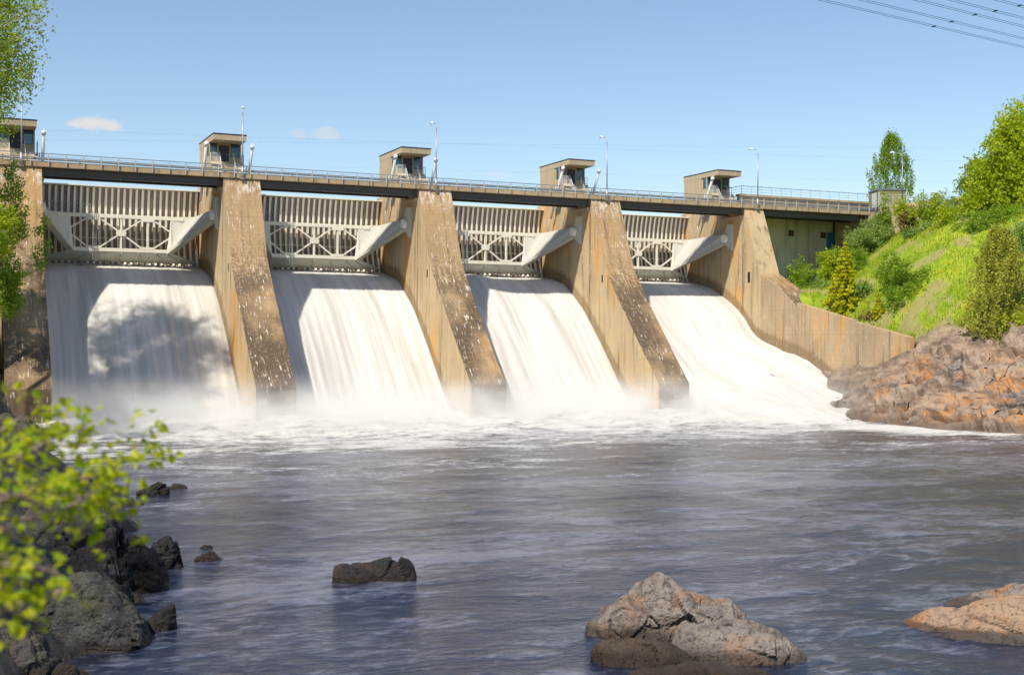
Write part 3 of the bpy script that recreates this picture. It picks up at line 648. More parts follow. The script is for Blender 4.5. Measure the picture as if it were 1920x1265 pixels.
RLn = ['at the far left behind the birch branches', 'above the leftmost waterfall', 'above the second waterfall', 'above the third waterfall', 'above the fourth waterfall', 'above the windowed wall at the right end']
def railing(y, length, name_mat, side):
    r = thing('bridge_railing', 'x', 'railing', (0, y, 26.66), 0, 'railings along the bridge edges')
    n = 13; post = None
    for k in range(n):
        if post is None: m = MB(); m.box(-.05, .05, -.04, .04, -.5, .78); post = m.build('post', M['railpale'], r); o = post
        else: o = post.copy(); link(o, r)
        o.location = (length*(k+.5)/n, side*.06, 0)
    MB().tube((0, 0, .80), (length, 0, .80), .045, n=6).build('handrail', M['rail'], r)
    for z in (.55, .33, .12): MB().tube((0, 0, z), (length, 0, z), .018, n=5).build('rail_bar', M['rail'], r)
    return r
rn = railing(-.52, S-.02, None, -1); rf = railing(5.72, S-.02, None, 1)
first = True
for k in range(-2, 4):
    for src, nm in ((rn, 'front edge railing of the bridge '), (rf, 'rear edge railing of the bridge ')):
        if k == -2: src.location.x = k*S+.01; src['label'] = nm+RLn[0]
        else: copy_tree(src, (k*S+.01, src.location.y, src.location.z), label=nm+RLn[k+2])
def guard(y, k):
    g = thing('guard_rail', '%s crash barrier on the bridge %s' % ('front' if y < 3 else 'rear', RLn[k+2]), 'guard rail', (k*S, y, 26.47), 0, 'crash barriers along the bridge road')
    m = MB(); m.prism([(0, .42), (.04, .46), (.0, .52), (.0, .58), (.04, .64), (0, .70), (-.03, .70), (.01, .64), (-.03, .58), (-.03, .52), (.01, .46), (-.03, .42)], 'x', 0, S-.03); m.build('beam', M['galv'], g)
    for j in range(6): MB().box(2+j*3.8, 2.1+j*3.8, .045, .14, 0, .62).build('post', M['galv'], g)
for k in range(-2, 4): guard(.35, k); guard(4.8, k)

# ------------------------------------------------------------------ lamps
LN = {-1: 'street lamp in front of the leftmost gate house beside the birch', 0: 'tall street lamp in front of the gate house on the second pier from the left', 1: 'tall street lamp right of the gate house on the middle pier', 2: 'tall street lamp right of the gate house on the fourth pier', 3: 'tall street lamp on the last pier at the right end of the dam'}
L0 = thing('street_lamp', LN[0], 'street lamp', (0, -.62, 26.1), 0, 'street lamps along the bridge')
m = MB(); m.tube((0, 0, -.05), (0, 0, 1.3), .13, .13, n=10); m.tube((0, 0, 1.3), (0, 0, 6.9), .085, .055, n=8); m.build('mast', M['galv'], L0, smooth=True)
m = MB(); m.path([(0, 0, 6.9), (0, .04, 7.4), (0, .3, 7.75), (0, .75, 7.92), (0, 1.25, 7.98)], .045, .035, n=6); m.build('arm', M['galv'], L0, smooth=True)
m = MB(); m.path([(0, 1.1, 7.96), (0, 1.28, 8.02), (0, 1.55, 8.06), (0, 1.8, 8.05), (0, 1.92, 8.02)], .05, .05, n=8)
for i in range(len(m.v)):
    p = Vector(m.v[i]); t_ = (p.y-1.1)/.8; f = .6+2.0*math.sin(max(0, min(1, t_))*2.6)
    m.v[i] = (p.x*f*1.3, p.y, 8.02+(p.z-8.02)*f)
m.build('lamp_head', M['lamp'], L0, smooth=True)
MB().box(-.2, .2, -.1, .25, -.12, .0).build('base_bracket', M['galv'], L0)
for i in (-1, 1, 2, 3): copy_tree(L0, (i*S + (-.15 if i == 3 else 0), -.62, 26.1), label=LN[i], rz=0)
L0.rotation_euler.z = R(-12)
lq = onZ(1693, 386, 27.5)
copy_tree(L0, (lq.x+1.2, lq.y+1.5, 27.3), rz=R(20), label='white-headed street lamp beside the green metal cabinet at the top of the bank')

# ------------------------------------------------------------------ gate houses
HN = {-1: 'concrete gate house on the leftmost pier, half hidden by birch leaves', 0: 'concrete gate house on the second pier from the left, behind the tallest-looking lamp', 1: 'concrete gate house on the middle pier with blue windows', 2: 'concrete gate house on the fourth pier, its bright right window lit through', 3: 'concrete gate house on the rightmost pier, seen mostly from its blank side'}
def house():
    h = thing('gate_house', HN[0], 'gate house', (0, 0, 26.6), 0, 'gate houses on the dam piers')
    zf = 2.4; zt = 4.67
    m = MB()
    X = 1.88
    m.box(-X, X, 9.05, 14.95, 0, zf)                       # solid base
    m.box(-X, -X+.2, 10.6, 14.95, zf, zt); m.box(X-.2, X, 10.6, 14.95, zf, zt); m.box(-X+.2, X-.2, 14.75, 14.95, zf, zt)
    for a, b in ((-X, X),): 
        m.box(-X, -.95+.0, 9.05, 9.25, zf, 3.10); m.box(-.95, -.75, 9.05, 9.25, zf, zt); m.box(.47, .65, 9.05, 9.25, zf, zt); m.box(.65, X, 9.05, 9.25, zf, 3.10)
        m.box(1.70, X, 9.05, 9.25, 3.10, zt); m.box(-.75, .47, 9.05, 9.25, 4.45, zt)
        m.box(-X, -X+.16, 9.05, 9.21, 3.10, zt)
        m.box(-X, -X+.2, 9.25, 10.6, zf, 3.10); m.box(X-.2, X, 9.25, 10.6, zf, 3.10)
        m.box(-X, -X+.2, 10.5, 10.6, 3.1, zt); m.box(X-.2, X, 10.5, 10.6, 3.1, zt)
    m.build('wall', M['house'], h)
    rf = MB().box(-1.9, 1.9, 6.25, 15.05, zt, 5.32).build('roof', M['house'], h)
    MB().box(-1.94, 1.94, 6.21, 15.09, 5.32, 5.42).build('roof_trim', M['black'], rf)
    MB().box(-1.902, -1.88, 9.9, 12.3, 2.2, 4.45).build('side_panel', M['conc'], h)
    d = MB().box(-.75, .47, 9.12, 9.18, zf, 4.45).build('door', M['door'], h)
    MB().box(.2, .34, 9.06, 9.12, 3.4, 3.46).build('handle', M['galv'], d)
    for x0, x1 in ((-X+.16, -.95), (.65, 1.70)):
        w = MB(); w.box(x0, x1, 9.1, 9.16, 3.10, 3.16); w.box(x0, x1, 9.1, 9.16, zt-.09, zt-.001); w.box(x0, x0+.06, 9.1, 9.16, 3.16, zt-.09); w.box(x1-.06, x1, 9.1, 9.16, 3.16, zt-.09)
        wo_ = w.build('window', M['black'], h); MB().box(x0+.06, x1-.06, 9.12, 9.14, 3.16, zt-.09).build('pane', M['glass'], wo_)
    for x in (-X+.07, X-.09):
        w = MB(); w.box(x, x+.02, 9.25, 10.5, 3.10, zt-.002); w.build('window', M['glass'], h)
    MB().box(-X+.2, X-.2, 14.6, 14.74, zf, zt-.01).build('inner_wall', M['house'], h)
    # steps up to the door
    m = MB(); n = 11
    for k in range(n): m.box(-.72, .72, 6.3+k*.16, 9.04, .0+k*zf/n, (k+1)*zf/n)
    m.build('steps', M['conc'], h)
    m = MB(); m.prism([(5.75, 0), (9.04, 0), (9.04, zf), (8.1, zf), (6.2, .5)], 'x', -1.8, -.73); m.prism([(5.75, 0), (9.04, 0), (9.04, zf), (8.1, zf), (6.2, .5)], 'x', .73, 1.8)
    m.build('stair_block', M['house'], h)
    for x in (-.8, .8):
        m = MB(); a, b = Vector((x, 6.0, .25)), Vector((x, 8.1, 2.45)); up = Vector((0, 0, 1.05))
        m.tube(a+up*.2, b+up, .03, n=5); m.tube(a, b, .02, n=5); m.tube(b, b+up, .03, n=5); m.tube(a, a+up*.2, .02, n=5)
        for k in range(1, 22): p = a.lerp(b, k/22); m.tube(p, p+up*(.2+.8*k/22), .016, n=4)
        m.tube(b, Vector((x, 9.0, 2.45)), .02, n=4); m.tube(b+up, Vector((x, 9.0, 2.45))+up, .03, n=5)
        m.build('stair_railing', M['galvlight'], h)
    m = MB(); a, b = Vector((-1.75, 8.15, 2.42)), Vector((-.85, 8.15, 2.42)); up = Vector((0, 0, 1.0))
    m.tube(a+up, b+up, .03, n=5); m.tube(a+up, Vector((-1.75, 9.0, 2.42))+up, .03, n=5)
    for k in range(13): p = a.lerp(b, k/12); m.tube(p, p+up, .016, n=4)
    for k in range(8): p = a.lerp(Vector((-1.75, 9, 2.42)), k/8); m.tube(p, p+up, .016, n=4)
    m.build('landing_railing', M['galvlight'], h)
    m = MB()
    for y in (8.9, 9.5, 10.1): m.tube((2.15, y, 2.0), (2.15, y, 3.5), .03, n=5)
    for z in (2.7, 3.5): m.tube((2.15, 8.9, z), (2.15, 10.1, z), .025, n=5)
    m.box(1.88, 2.25, 8.9, 10.1, 2.0, 2.08); m.build('side_platform', M['rail'], h)
    return h
h0 = house()
for i in (-1, 1, 2, 3): copy_tree(h0, (i*S, 0, 26.6), label=HN[i])

def cyl():
    c = thing('hoist_cylinder', 'x', 'hydraulic cylinder', (0, 0, 0), 0, 'gate hoist cylinders beside the gate houses')
    a, b = Vector((0, 6.35, 30.85)), Vector((0, 13.2, 18.9)); d = (b-a).normalized()
    MB().tube(a, a+d*7.2, .16, n=14).build('barrel', M['galvlight'], c, smooth=True)
    MB().tube(a-d*.05, a+d*.4, .23, n=14).build('end_cap', M['lamp'], c, smooth=True)
    MB().tube(a-d*.25, a-d*.05, .07, n=8).build('eye', M['lamp'], c, smooth=True)
    MB().tube(a+d*7.2, b, .075, n=8).build('piston_rod', M['galv'], c, smooth=True)
    m = MB(); m.box(-.5, .5, 7.6, 8.0, 26.62, 26.82); m.box(-.5, -.3, 7.6, 9.2, 26.62, 27.3); m.box(.3, .5, 7.6, 9.2, 26.62, 27.3); m.box(-.5, .5, 8.9, 9.2, 26.62, 26.9); m.tube((-.55, 8.3, 27.3), (.55, 8.3, 27.3), .14, n=10)
    m.build('mounting_bracket', M['lamp'], c)
    m = MB(); m.tube((-.35, 8.5, 26.9), (-.35, 7.7, 28.6), .07, n=6); m.tube((.35, 7.5, 26.7), (.35, 7.1, 27.6), .05, n=6); m.build('hose', M['galvlight'], c, smooth=True)
    return c
c0 = cyl(); fst = True
CL = {(-1, 1): 'white hoist cylinder right of the leftmost gate house', (0, -1): 'white hoist cylinder on the left side of the gate house on the second pier', (0, 1): 'white hoist cylinder standing clear right of the gate house on the second pier',
      (1, -1): 'white hoist cylinder on the left side of the middle gate house', (1, 1): 'white hoist cylinder crossing the lamp mast right of the middle gate house', (2, -1): 'white hoist cylinder on the left side of the fourth gate house', (2, 1): 'white hoist cylinder standing clear right of the fourth gate house',
      (3, -1): 'white hoist cylinder leaning before the rightmost gate house'}
for (i, s), lb in CL.items():
    if fst: c0.location = (i*S+s*(W+.62), 0, 0); c0['label'] = lb; fst = False
    else: copy_tree(c0, (i*S+s*(W+.62), 0, 0), label=lb)

# ------------------------------------------------------------------ right end: windowed wall, abutment, road wall, cabinet
pw = thing('dam_wall', 'mossy grey concrete wall with small windows and a blue door under the right end of the bridge', 'wall', (80, 8, 15))
m = MB(); m.box(71.3, 87.4, 8.0, 9.5, 14, 26.05); m.build('wall', M['power'], pw, world=True)
for x in (74.6, 83.2): MB().box(x-.28, x+.28, 7.55, 7.998, 17, 26.0).build('pilaster', M['power'], pw, world=True)
for x, z in ((80.0, 23.95), (85.6, 23.9)):
    w = MB(); w.box(x-.5, x+.5, 7.93, 7.99, z-.45, z+.45); w_ = w.build('window', M['conc'], pw, world=True)
    for dx in (-.22, .22):
        for dz in (-.2, .2): MB().box(x+dx-.19, x+dx+.19, 7.90, 7.935, z+dz-.17, z+dz+.17).build('pane', M['black'], w_); bpy.context.view_layer.update()
for w_ in [c for c in pw.children if c.name.startswith('window')]:
    for p_ in w_.children: p_.location = Vector((0, 0, 0))-pw.location
dd = MB().box(86.25, 87.95, 7.85, 7.99, 21.8, 24.35).build('door', M['blue'], pw, world=True)
MB().box(79.4, 81.0, 7.88, 7.99, 16.6, 18.9).build('door', M['blue'], pw, world=True)
m = MB(); m.bar((84.2, 7.2, 19.3), (88.0, 7.2, 22.3), .08, .22); m.bar((88.0, 7.2, 22.3), (88.0, 7.2, 23.4), .08, .08); m.bar((84.2, 6.4, 19.3), (88.0, 6.4, 22.3), .08, .22); m.build('stair_stringer', M['galvlight'], pw, world=True)
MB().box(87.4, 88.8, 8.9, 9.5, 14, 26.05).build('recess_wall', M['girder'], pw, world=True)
# upper parapet wall with its railing, behind the road
up = thing('parapet_wall', 'raised concrete parapet with blue-grey railing behind the road at the right end', 'wall', (82, 8, 26.6))
m = MB(); m.box(71.0, 96.5, 7.5, 8.3, 26.06, 28.75); m.build('wall', M['conc'], up, world=True)
MB().box(70.9, 96.6, 7.3, 8.5, 28.751, 29.05).build('coping', M['conc'], up, world=True)
m = MB()
m.prism([(9.5, 28.75), (7.6, 26.6), (9.5, 26.6)], 'x', 70.2, 70.9)
m.build('ramp_block', M['conc'], up, world=True)
post = None
for k in range(16):
    x = 71.2+k*1.68
    MB().tube((x, 7.45, 28.9), (x, 7.45, 30.15), .035, n=6).build('post', M['railpale'], up, world=True)
for z, r_ in ((30.15, .045), (29.75, .02), (29.4, .02)): MB().path([(69.4, 9.2, z-.35), (71.2, 7.45, z), (96.4, 7.45, z)], r_, n=5).build('rail_bar', M['rail'], up, world=True)
ab = thing('abutment', 'pale concrete abutment carrying the right end of the bridge', 'abutment', (88, 0, 15))
m = MB(); m.prism([(86.92, -1.6), (90.4, -1.6), (94, 3), (94, 10), (88.8, 10), (88.8, 8.9), (86.92, 7)], 'z', 14, 26.08); m.build('wall', M['conc'], ab, world=True)
MB().box(86.9, 86.94, .9, 1.1, 25.1, 25.2).build('pipe', M['galv'], ab, world=True)
MB().tube((88.3, -1.75, 18), (88.3, -1.75, 26.2), .07, n=6).build('downpipe', M['galv'], ab, world=True)
m = MB(); m.box(87.0, 88.2, -3.0, -1.62, 26.08, 26.2)
for x in (87.0, 88.2): 
    for y in (-3.0, -1.7): m.tube((x, y, 26.2), (x, y, 27.8), .035, n=5)
for z in (27.2, 27.8): m.tube((87, -3, z), (88.2, -3, z), .03, n=5); m.tube((87, -3, z), (87, -1.7, z), .03, n=5); m.tube((88.2, -3, z), (88.2, -1.7, z), .03, n=5)
m.build('platform', M['railpale'], ab, world=True)
# curving retaining wall of the road
path = [(88.0, -1.5), (90.2, -3.2), (92.6, -6.6), (95.0, -11.0), (97.2, -17), (99, -26), (100, -40)]
rw = thing('retaining_wall', 'pinkish concrete retaining wall with white railing curving along the road on the bank', 'wall', (92, -6, 23))
cp = [Vector((*p, 0)) for p in path]; cr_ = crom(cp, 40)
m = MB(); vs = []
for k, p in enumerate(cr_):
    d = (cr_[min(k+1, 39)]-cr_[max(k-1, 0)]).normalized(); nrm = Vector((d.y, -d.x, 0)); top = 27.45+.35*min(1, k/12)
    out = p-nrm*0; inn = p-Vector((d.y, -d.x, 0))*-.5
    a = p; b = p+Vector((-d.y, d.x, 0))*.5
    vs += [(a.x, a.y, 20), (a.x, a.y, top), (b.x, b.y, top), (b.x, b.y, 20)]
m.add(vs, [(k*4+j, k*4+(j+1) % 4, k*4+4+(j+1) % 4, k*4+4+j) for k in range(39) for j in range(4)])
m.build('wall', M['conc'], rw, world=True)
rails = []
for k in range(0, 40, 1):
    if k % 2 == 0: p = cr_[k]; MB().tube((p.x+.1, p.y+.1, 27.4), (p.x+.1, p.y+.1, 28.75), .045, n=5).build('post', M['railpale'], rw, world=True)
for z in (28.75, 28.4, 28.05): MB().path([(p.x+.1, p.y+.1, z+.1*min(1, k/12)) for k, p in enumerate(cr_)], .03, n=5).build('rail_bar', M['railpale'], rw, world=True)
# road top behind it
m = MB(); rp = [(88.6, -1.4)]+[(p.x+.4, p.y+.3) for p in cr_[2:]]+[(125, -40), (125, 30), (88.6, 30)]
m.prism(rp, 'z', 26.9, 27.3); m.build('road', M['asphalt']); tag(bpy.data.objects['road'], kind='structure')
bx = onZ(1677, 386, 27.35)
cb = thing('metal_cabinet', 'square khaki green metal cabinet with a grey roof beside the road behind the bridge', 'cabinet', (bx.x+2.6, bx.y+4.2, 27.3), R(-18))
MB().box(-2.2, 1.8, -1.8, 1.8, 0, 2.6).build('body', M['khaki'], cb); MB().box(-2.3, 1.9, -1.9, 1.9, 2.6, 2.78).build('roof', M['rail'], cb)
MB().box(-2.24, -2.2, -1.0, .6, .2, 2.3).build('door', M['galvlight'], cb)
MB().box(-2.22, -2.1, -1.83, -1.75, 0, 2.6).build('corner_strip', M['galvlight'], cb)

# ------------------------------------------------------------------ power lines
def cable(a, b, label, spacer=None, r=.02, tw=.45):
    c = thing('power_line', label, 'power line', a, 0, 'power lines across the sky')
    a, b = Vector(a), Vector(b); d = (b-a).normalized(); s = d.cross(Vector((0, 0, 1))).normalized()*tw/2
    for sg in (-1, 1):
        pts = [a+(b-a)*(k/12)+s*sg+Vector((0, 0, -.0)) for k in range(13)]
        MB().path([p-a for p in pts], r, n=5).build('wire', M['wire'], c)
    if spacer is not None:
        p = onZ(*spacer, 40); MB().bar(p-a-s*1.1, p-a+s*1.1, .12, .1).build('spacer', M['black'], c)
HD = R(79.5); dv = Vector((math.sin(HD), math.cos(HD), 0))
for (pa, sp, lb) in (((1532.8, 0), (1751, 50), 'lowest twin power line crossing the upper right sky'), ((1609.4, 0), (1784, 41), 'second lowest twin power line crossing the upper right sky'), ((1712, 0), (1828, 28), 'middle twin power line crossing the upper right sky'),
                  ((1776.7, 0), (1866, 21), 'second highest twin power line crossing the upper right sky'), ((1863, 0), (1912, 11), 'short topmost twin power line in the upper right corner')):
    p = onZ(pa[0]+6, pa[1], 40); cable(p-dv*60, p+dv*110, lb, sp, .022, .42)
for k, (y0, y1) in enumerate(((243, 292), (262, 276), (300, 335), (318, 358))):
    a = onY(60, y0, 160); b = onY(1500, y1, 160); c = thing('power_line', ['highest faint thin wire', 'second faint thin wire', 'third faint thin wire', 'lowest faint thin wire'][k]+' in the distant sky behind the gate houses', 'power line', a, 0, 'distant wires behind the dam')
    MB().path([(b-a)*(t_/10) for t_ in range(-2, 14)], .011, n=4).build('wire', M['wire'], c)
# ------------------------------------------------------------------ rocks: silhouettes given as (x, y) of the photograph on a vertical plane through the rock
def rock(name, label, outline, ybase, thick, mat, group=None, amp=.18, seed=0, res=.07, z0=0., cat='rock', lean=0.):
    xs = [p[0] for p in outline]; xm = (min(xs)+max(xs))/2
    G = onZ(xm, ybase, z0); fwd = Vector((G.x-CAM[0], G.y-CAM[1], 0)).normalized(); rgt = Vector((fwd.y, -fwd.x, 0))
    C = G+fwd*thick*.45; C.z = 0
    def on(x, y):
        c, d = ray(x, y); t = (C-c).dot(fwd)/d.dot(fwd); p = c+d*t; return (p-C).dot(rgt), p.z
    pr = sorted(on(*p) for p in outline); us = [p[0] for p in pr]; hs = [max(p[1], .02)-z0 for p in pr]
    U0, U1 = us[0], us[-1]; L = U1-U0
    nu = max(24, int(L/res)); nv = max(20, int((thick+2*max(hs))/res)); nu = min(nu, 130); nv = min(nv, 90)
    V = []
    for j in range(nv+1):
        b = math.pi*j/nv
        for i in range(nu+1):
            a = i/nu; u = U0+L*a; e = max(0, 1-abs(2*a-1)**3.2)**.5
            T = thick*(.25+.75*e)*(.8+.35*nz(u, seed, 0, 1.3/max(thick, .4)))
            Hh = float(np.interp(u, us, hs))
            v = -math.cos(b)*T/2+lean*Hh*math.sin(b); zz = z0-.5+(Hh+.5)*max(0,math.sin(b))**.62
            p = C+rgt*u+fwd*v; p.z = zz
            q = p+Vector((seed*3.1, seed*1.7, 0)); sc = max(.5, min(1.6, 1.8/max(L, .8)))
            d = amp*(facet(q.x, q.y, q.z, sc*1.3, 1.6, seed)+facet(q.x, q.y, q.z, sc*2.8, .5, seed+5)+.30*fbm(q.x, q.y, q.z, sc*5, 4))
            edge = min(1, 6*max(0,math.sin(b)))*min(1, 8*min(a, 1-a)+.25)
            n = (rgt*(2*a-1)*.6+fwd*(-math.cos(b))+Vector((0, 0, math.sin(b)))).normalized()
            p = p+n*d*(.5+.5*edge)
            V.append(p)
    o_ = Vector((C.x, C.y, z0)); nn = nu+1
    F = [(j*nn+i, j*nn+i+1, (j+1)*nn+i+1, (j+1)*nn+i) for j in range(nv) for i in range(nu)]
    ob = np_obj(name, np.array([tuple(p-o_) for p in V]), np.array(F), mat); ob.location = o_
    me = ob.data; bm = bmesh.new(); bm.from_mesh(me)
    bmesh.ops.holes_fill(bm, edges=[e for e in bm.edges if e.is_boundary], sides=0); bmesh.ops.recalc_face_normals(bm, faces=bm.faces); bm.to_mesh(me); bm.free()
    return tag(ob, label, cat, group)
RG_ = 'boulders along the left shore'
rock('boulder', 'big pale pink-grey peaked boulder with rust stains in the water at the lower right', [(1098, 1180), (1105, 1165), (1140, 1135), (1180, 1108), (1212, 1088), (1240, 1083), (1262, 1090), (1285, 1102), (1310, 1118), (1330, 1122), (1372, 1124), (1385, 1140), (1398, 1165), (1412, 1185), (1425, 1205)], 1207, 2.6, M['rock_pink'], amp=.28, seed=1, res=.045)
rock('boulder', 'low pale rounded boulder lying against the right foot of the big peaked boulder', [(1255, 1215), (1268, 1185), (1290, 1170), (1340, 1168), (1400, 1172), (1440, 1182), (1480, 1196), (1500, 1215), (1512, 1228)], 1246, 1.9, M['rock_pink'], amp=.16, seed=2, res=.05)
rock('rock_shelf', 'low wet brown rock shelf under the front of the big peaked boulder', [(1108, 1222), (1130, 1202), (1170, 1194), (1220, 1203), (1262, 1212), (1290, 1225), (1310, 1242)], 1252, 1.7, M['rock_brown'], amp=.10, seed=3, res=.05)
rock('rock_shelf', 'dark barely emerged rock below the low pale boulder at the bottom edge', [(1180, 1262), (1240, 1250), (1300, 1240), (1350, 1244), (1400, 1256), (1440, 1262)], 1278, 1.4, M['rock_brown'], amp=.08, seed=4, res=.05)
rock('rock_slab', 'flat orange rock slab entering from the right edge', [(1690, 1170), (1705, 1158), (1740, 1146), (1800, 1136), (1860, 1126), (1920, 1120), (1990, 1115), (2060, 1130)], 1195, 2.6, M['rock_orange'], amp=.14, seed=5, res=.06)
rock('rock_slab', 'dark crusted rock ridge behind the orange slab at the right edge', [(1770, 1136), (1810, 1122), (1850, 1110), (1885, 1100), (1920, 1096), (1980, 1090), (2050, 1110)], 1150, 1.8, M['rock_pink'], amp=.16, seed=6, res=.06)
rock('rock_slab', 'small crusted grey rock in front of the orange slab', [(1770, 1200), (1785, 1186), (1830, 1184), (1880, 1188), (1930, 1190), (1990, 1196)], 1208, .9, M['rock_pink'], amp=.10, seed=7, res=.05)
rock('boulder', 'long flat-topped dark boulder alone in the middle of the river', [(624, 1085), (628, 1064), (640, 1057), (665, 1056), (690, 1056), (720, 1049), (745, 1047), (765, 1050), (776, 1062), (781, 1077)], 1092, 1.3, M['rock_black'], amp=.12, seed=8, res=.05)
for k, (lb, ol, yb, th, mt, am) in enumerate((
    ('large rounded grey boulder mass on the left shore behind the bright leaves', [(20, 985), (60, 955), (110, 945), (160, 925), (210, 940), (232, 965), (240, 1010), (232, 1060), (222, 1110)], 1130, 5.5, 'rock_dark', .30),
    ('upright black boulder standing in the water at the left shore', [(218, 1085), (222, 1050), (232, 1020), (246, 1006), (262, 1008), (285, 1030), (305, 1060), (316, 1082)], 1112, 1.9, 'rock_black', .2),
    ('narrow dark rock wedged between the grey mass and the upright black boulder', [(196, 1085), (206, 1050), (222, 1032), (240, 1035), (252, 1070)], 1118, 1.8, 'rock_black', .12),
    ('pointed dark boulder behind the upright black boulder', [(283, 1028), (300, 1012), (318, 1007), (330, 1020), (340, 1045), (343, 1060)], 1068, 1.7, 'rock_black', .16),
    ('low dark boulder sloping into the water at the lower left', [(60, 1180), (90, 1110), (130, 1075), (180, 1075), (220, 1110), (250, 1140), (274, 1170), (284, 1195)], 1226, 3.4, 'rock_dark', .20),
    ('small notched black rock at the waterline beneath the upright boulder', [(212, 1118), (222, 1100), (238, 1098), (250, 1112), (252, 1130)], 1140, .8, 'rock_black', .1),
    ('small pointed black rock jutting out at the lower left shoreline', [(266, 1172), (285, 1155), (305, 1140), (325, 1134), (332, 1150), (332, 1172)], 1184, .9, 'rock_black', .1),
    ('craggy brown rock in the lower left corner below the leaves', [(40, 1170), (55, 1150), (90, 1140), (120, 1150), (140, 1170), (145, 1195)], 1215, 1.6, 'rock_dark', .16),
    ('lichen-covered boulder in the bottom left corner', [(-60, 1200), (-10, 1180), (25, 1172), (60, 1185), (85, 1215), (110, 1245)], 1275, 2.2, 'rock_dark', .2),
    ('flat black rock cut by the bottom edge of the picture', [(95, 1258), (115, 1244), (140, 1243), (160, 1255), (170, 1268)], 1280, .9, 'rock_black', .1),
    ('low flat black rock in the water beyond the left shore', [(255, 922), (275, 912), (295, 905), (315, 912), (318, 925)], 930, 1.6, 'rock_black', .16),
    ('thin low black rock right of the flat black rock beyond the left shore', [(312, 912), (330, 908), (350, 911), (352, 916)], 918, .9, 'rock_black', .08),
    ('mossy low rock point running into the water behind the leaves', [(185, 940), (215, 932), (245, 936), (270, 943)], 950, 1.6, 'rock_dark', .12),
    ('small triangular black rock alone in the water off the left shore', [(364, 1050), (375, 1041), (390, 1035), (404, 1037), (416, 1045)], 1053, .7, 'rock_black', .08),
    ('tiny black rock just showing above the water off the left shore', [(375, 1026), (384, 1020), (396, 1022), (399, 1026)], 1028, .4, 'rock_black', .04),
    ('dark rock ledge below the dark pier behind the upper leaves', [(-30, 800), (10, 775), (50, 785), (80, 810), (100, 835)], 850, 4, 'rock_dark', .3),
    ('mid-grey lichened rock between the leaves and the large boulder', [(0, 1010), (30, 985), (70, 975), (100, 990), (118, 1020), (110, 1060)], 1080, 2.4, 'rock_dark', .22))):
    rock('boulder', lb, ol, yb, th, M[mt], RG_, am, 20+k*3, .08)
RR = np.random.RandomState(5)
def bankz(x, y): return rbz(x, y)
# loose boulders on the right bank
bl = [((1262+60*k)) for k in range(0)]
for k, (lb, ol, X, yb, th) in enumerate((
    ('blocky grey boulder halfway up the right-hand cliff', [(1740, 720), (1760, 690), (1800, 678), (1822, 690), (1816, 715)], 64.5, 722, 3),
    ('square grey block low on the right-hand cliff above the waterline', [(1780, 790), (1790, 772), (1830, 768), (1834, 792)], 60.5, 795, 2.4),
    ('wet brown boulder at the waterline of the right bank', [(1690, 800), (1705, 780), (1745, 772), (1775, 780), (1785, 805)], 59, 806, 2.6),
    ('grey outcrop slab tilted in the yellow flowers on the right slope', [(1782, 585), (1795, 560), (1815, 535), (1826, 528), (1822, 560), (1808, 588)], 76, 590, 2.2),
    ('small pale boulder at the end of the wing wall', [(1712, 640), (1722, 628), (1742, 630), (1748, 642)], 68.5, 645, 1.2),
    ('pale grey boulder at the top edge of the right-hand cliff', [(1782, 632), (1790, 618), (1802, 619), (1806, 632)], 72, 634, 1.2),
    ('pink-grey boulder jutting from the cliff near the right edge', [(1860, 760), (1880, 738), (1925, 730), (1950, 760)], 61.5, 765, 2.5))):
    xm = np.mean([p[0] for p in ol]); p = onX(xm, yb, X)
    o = rock('boulder', lb, ol, yb, th, M['rock_pink'] if k in (3, 4, 5) else None or M['rock_pink'], 'boulders on the right bank', .35, 80+k, .16, z0=p.z)

# ------------------------------------------------------------------ vegetation
def leafmat(name, ca, cb, trans=.35, dark=None):
    t = NT(name); r = t.attr('rnd')
    c = t.mix(r, ca, cb)
    d = t.n('BsdfPrincipled', {'Base Color': c, 'Roughness': .5, 'Specular IOR Level': .3}); tr = t.n('BsdfTranslucent', {'Color': t.mix(.5, c, (min(1, cb[0]*1.7), min(1, cb[1]*1.7), cb[2]))})
    m = t.n('MixShader', {0: trans, 1: d.outputs[0], 2: tr.outputs[0]}); t.t.links.new(m.outputs[0], t.out.inputs[0]); return t.m
LM = {'lime': leafmat('leaf_lime', (.19, .31, .012), (.46, .50, .02), .45), 'green': leafmat('leaf_green', (.11, .23, .018), (.30, .40, .035), .45), 'deep': leafmat('leaf_deep', (.022, .055, .008), (.10, .17, .02)),
      'grey': leafmat('leaf_greygreen', (.16, .26, .06), (.34, .43, .12), .45), 'conifer': leafmat('needle_yellowgreen', (.28, .36, .014), (.70, .62, .03), .4), 'spruce': leafmat('needle_olive', (.20, .24, .03), (.50, .48, .08), .4),
      'near': leafmat('leaf_bright_near', (.16, .28, .010), (.55, .56, .02), .5), 'brown': leafmat('leaf_brown', (.12, .07, .03), (.24, .17, .05), .2), 'birch': leafmat('leaf_birch', (.10, .22, .014), (.44, .50, .04), .5)}
tb = NT('bark'); M['bark'] = tb.pbr(tb.mix(tb.rng(tb.noise((4, 4, 1), 1, 5), .4, .65), (.20, .17, .14), (.07, .055, .045)), .9)
tb = NT('birch_bark'); M['birch_bark'] = tb.pbr(tb.mix(tb.rng(tb.noise((3, 3, 9), 1, 5), .55, .65), (.60, .57, .52), (.07, .06, .05)), .85)
tb = NT('twig_bark'); M['twig'] = tb.pbr(tb.mix(tb.rng(tb.noise((40, 40, 40), 1, 3), .4, .65), (.36, .28, .22), (.17, .11, .09)), .8)

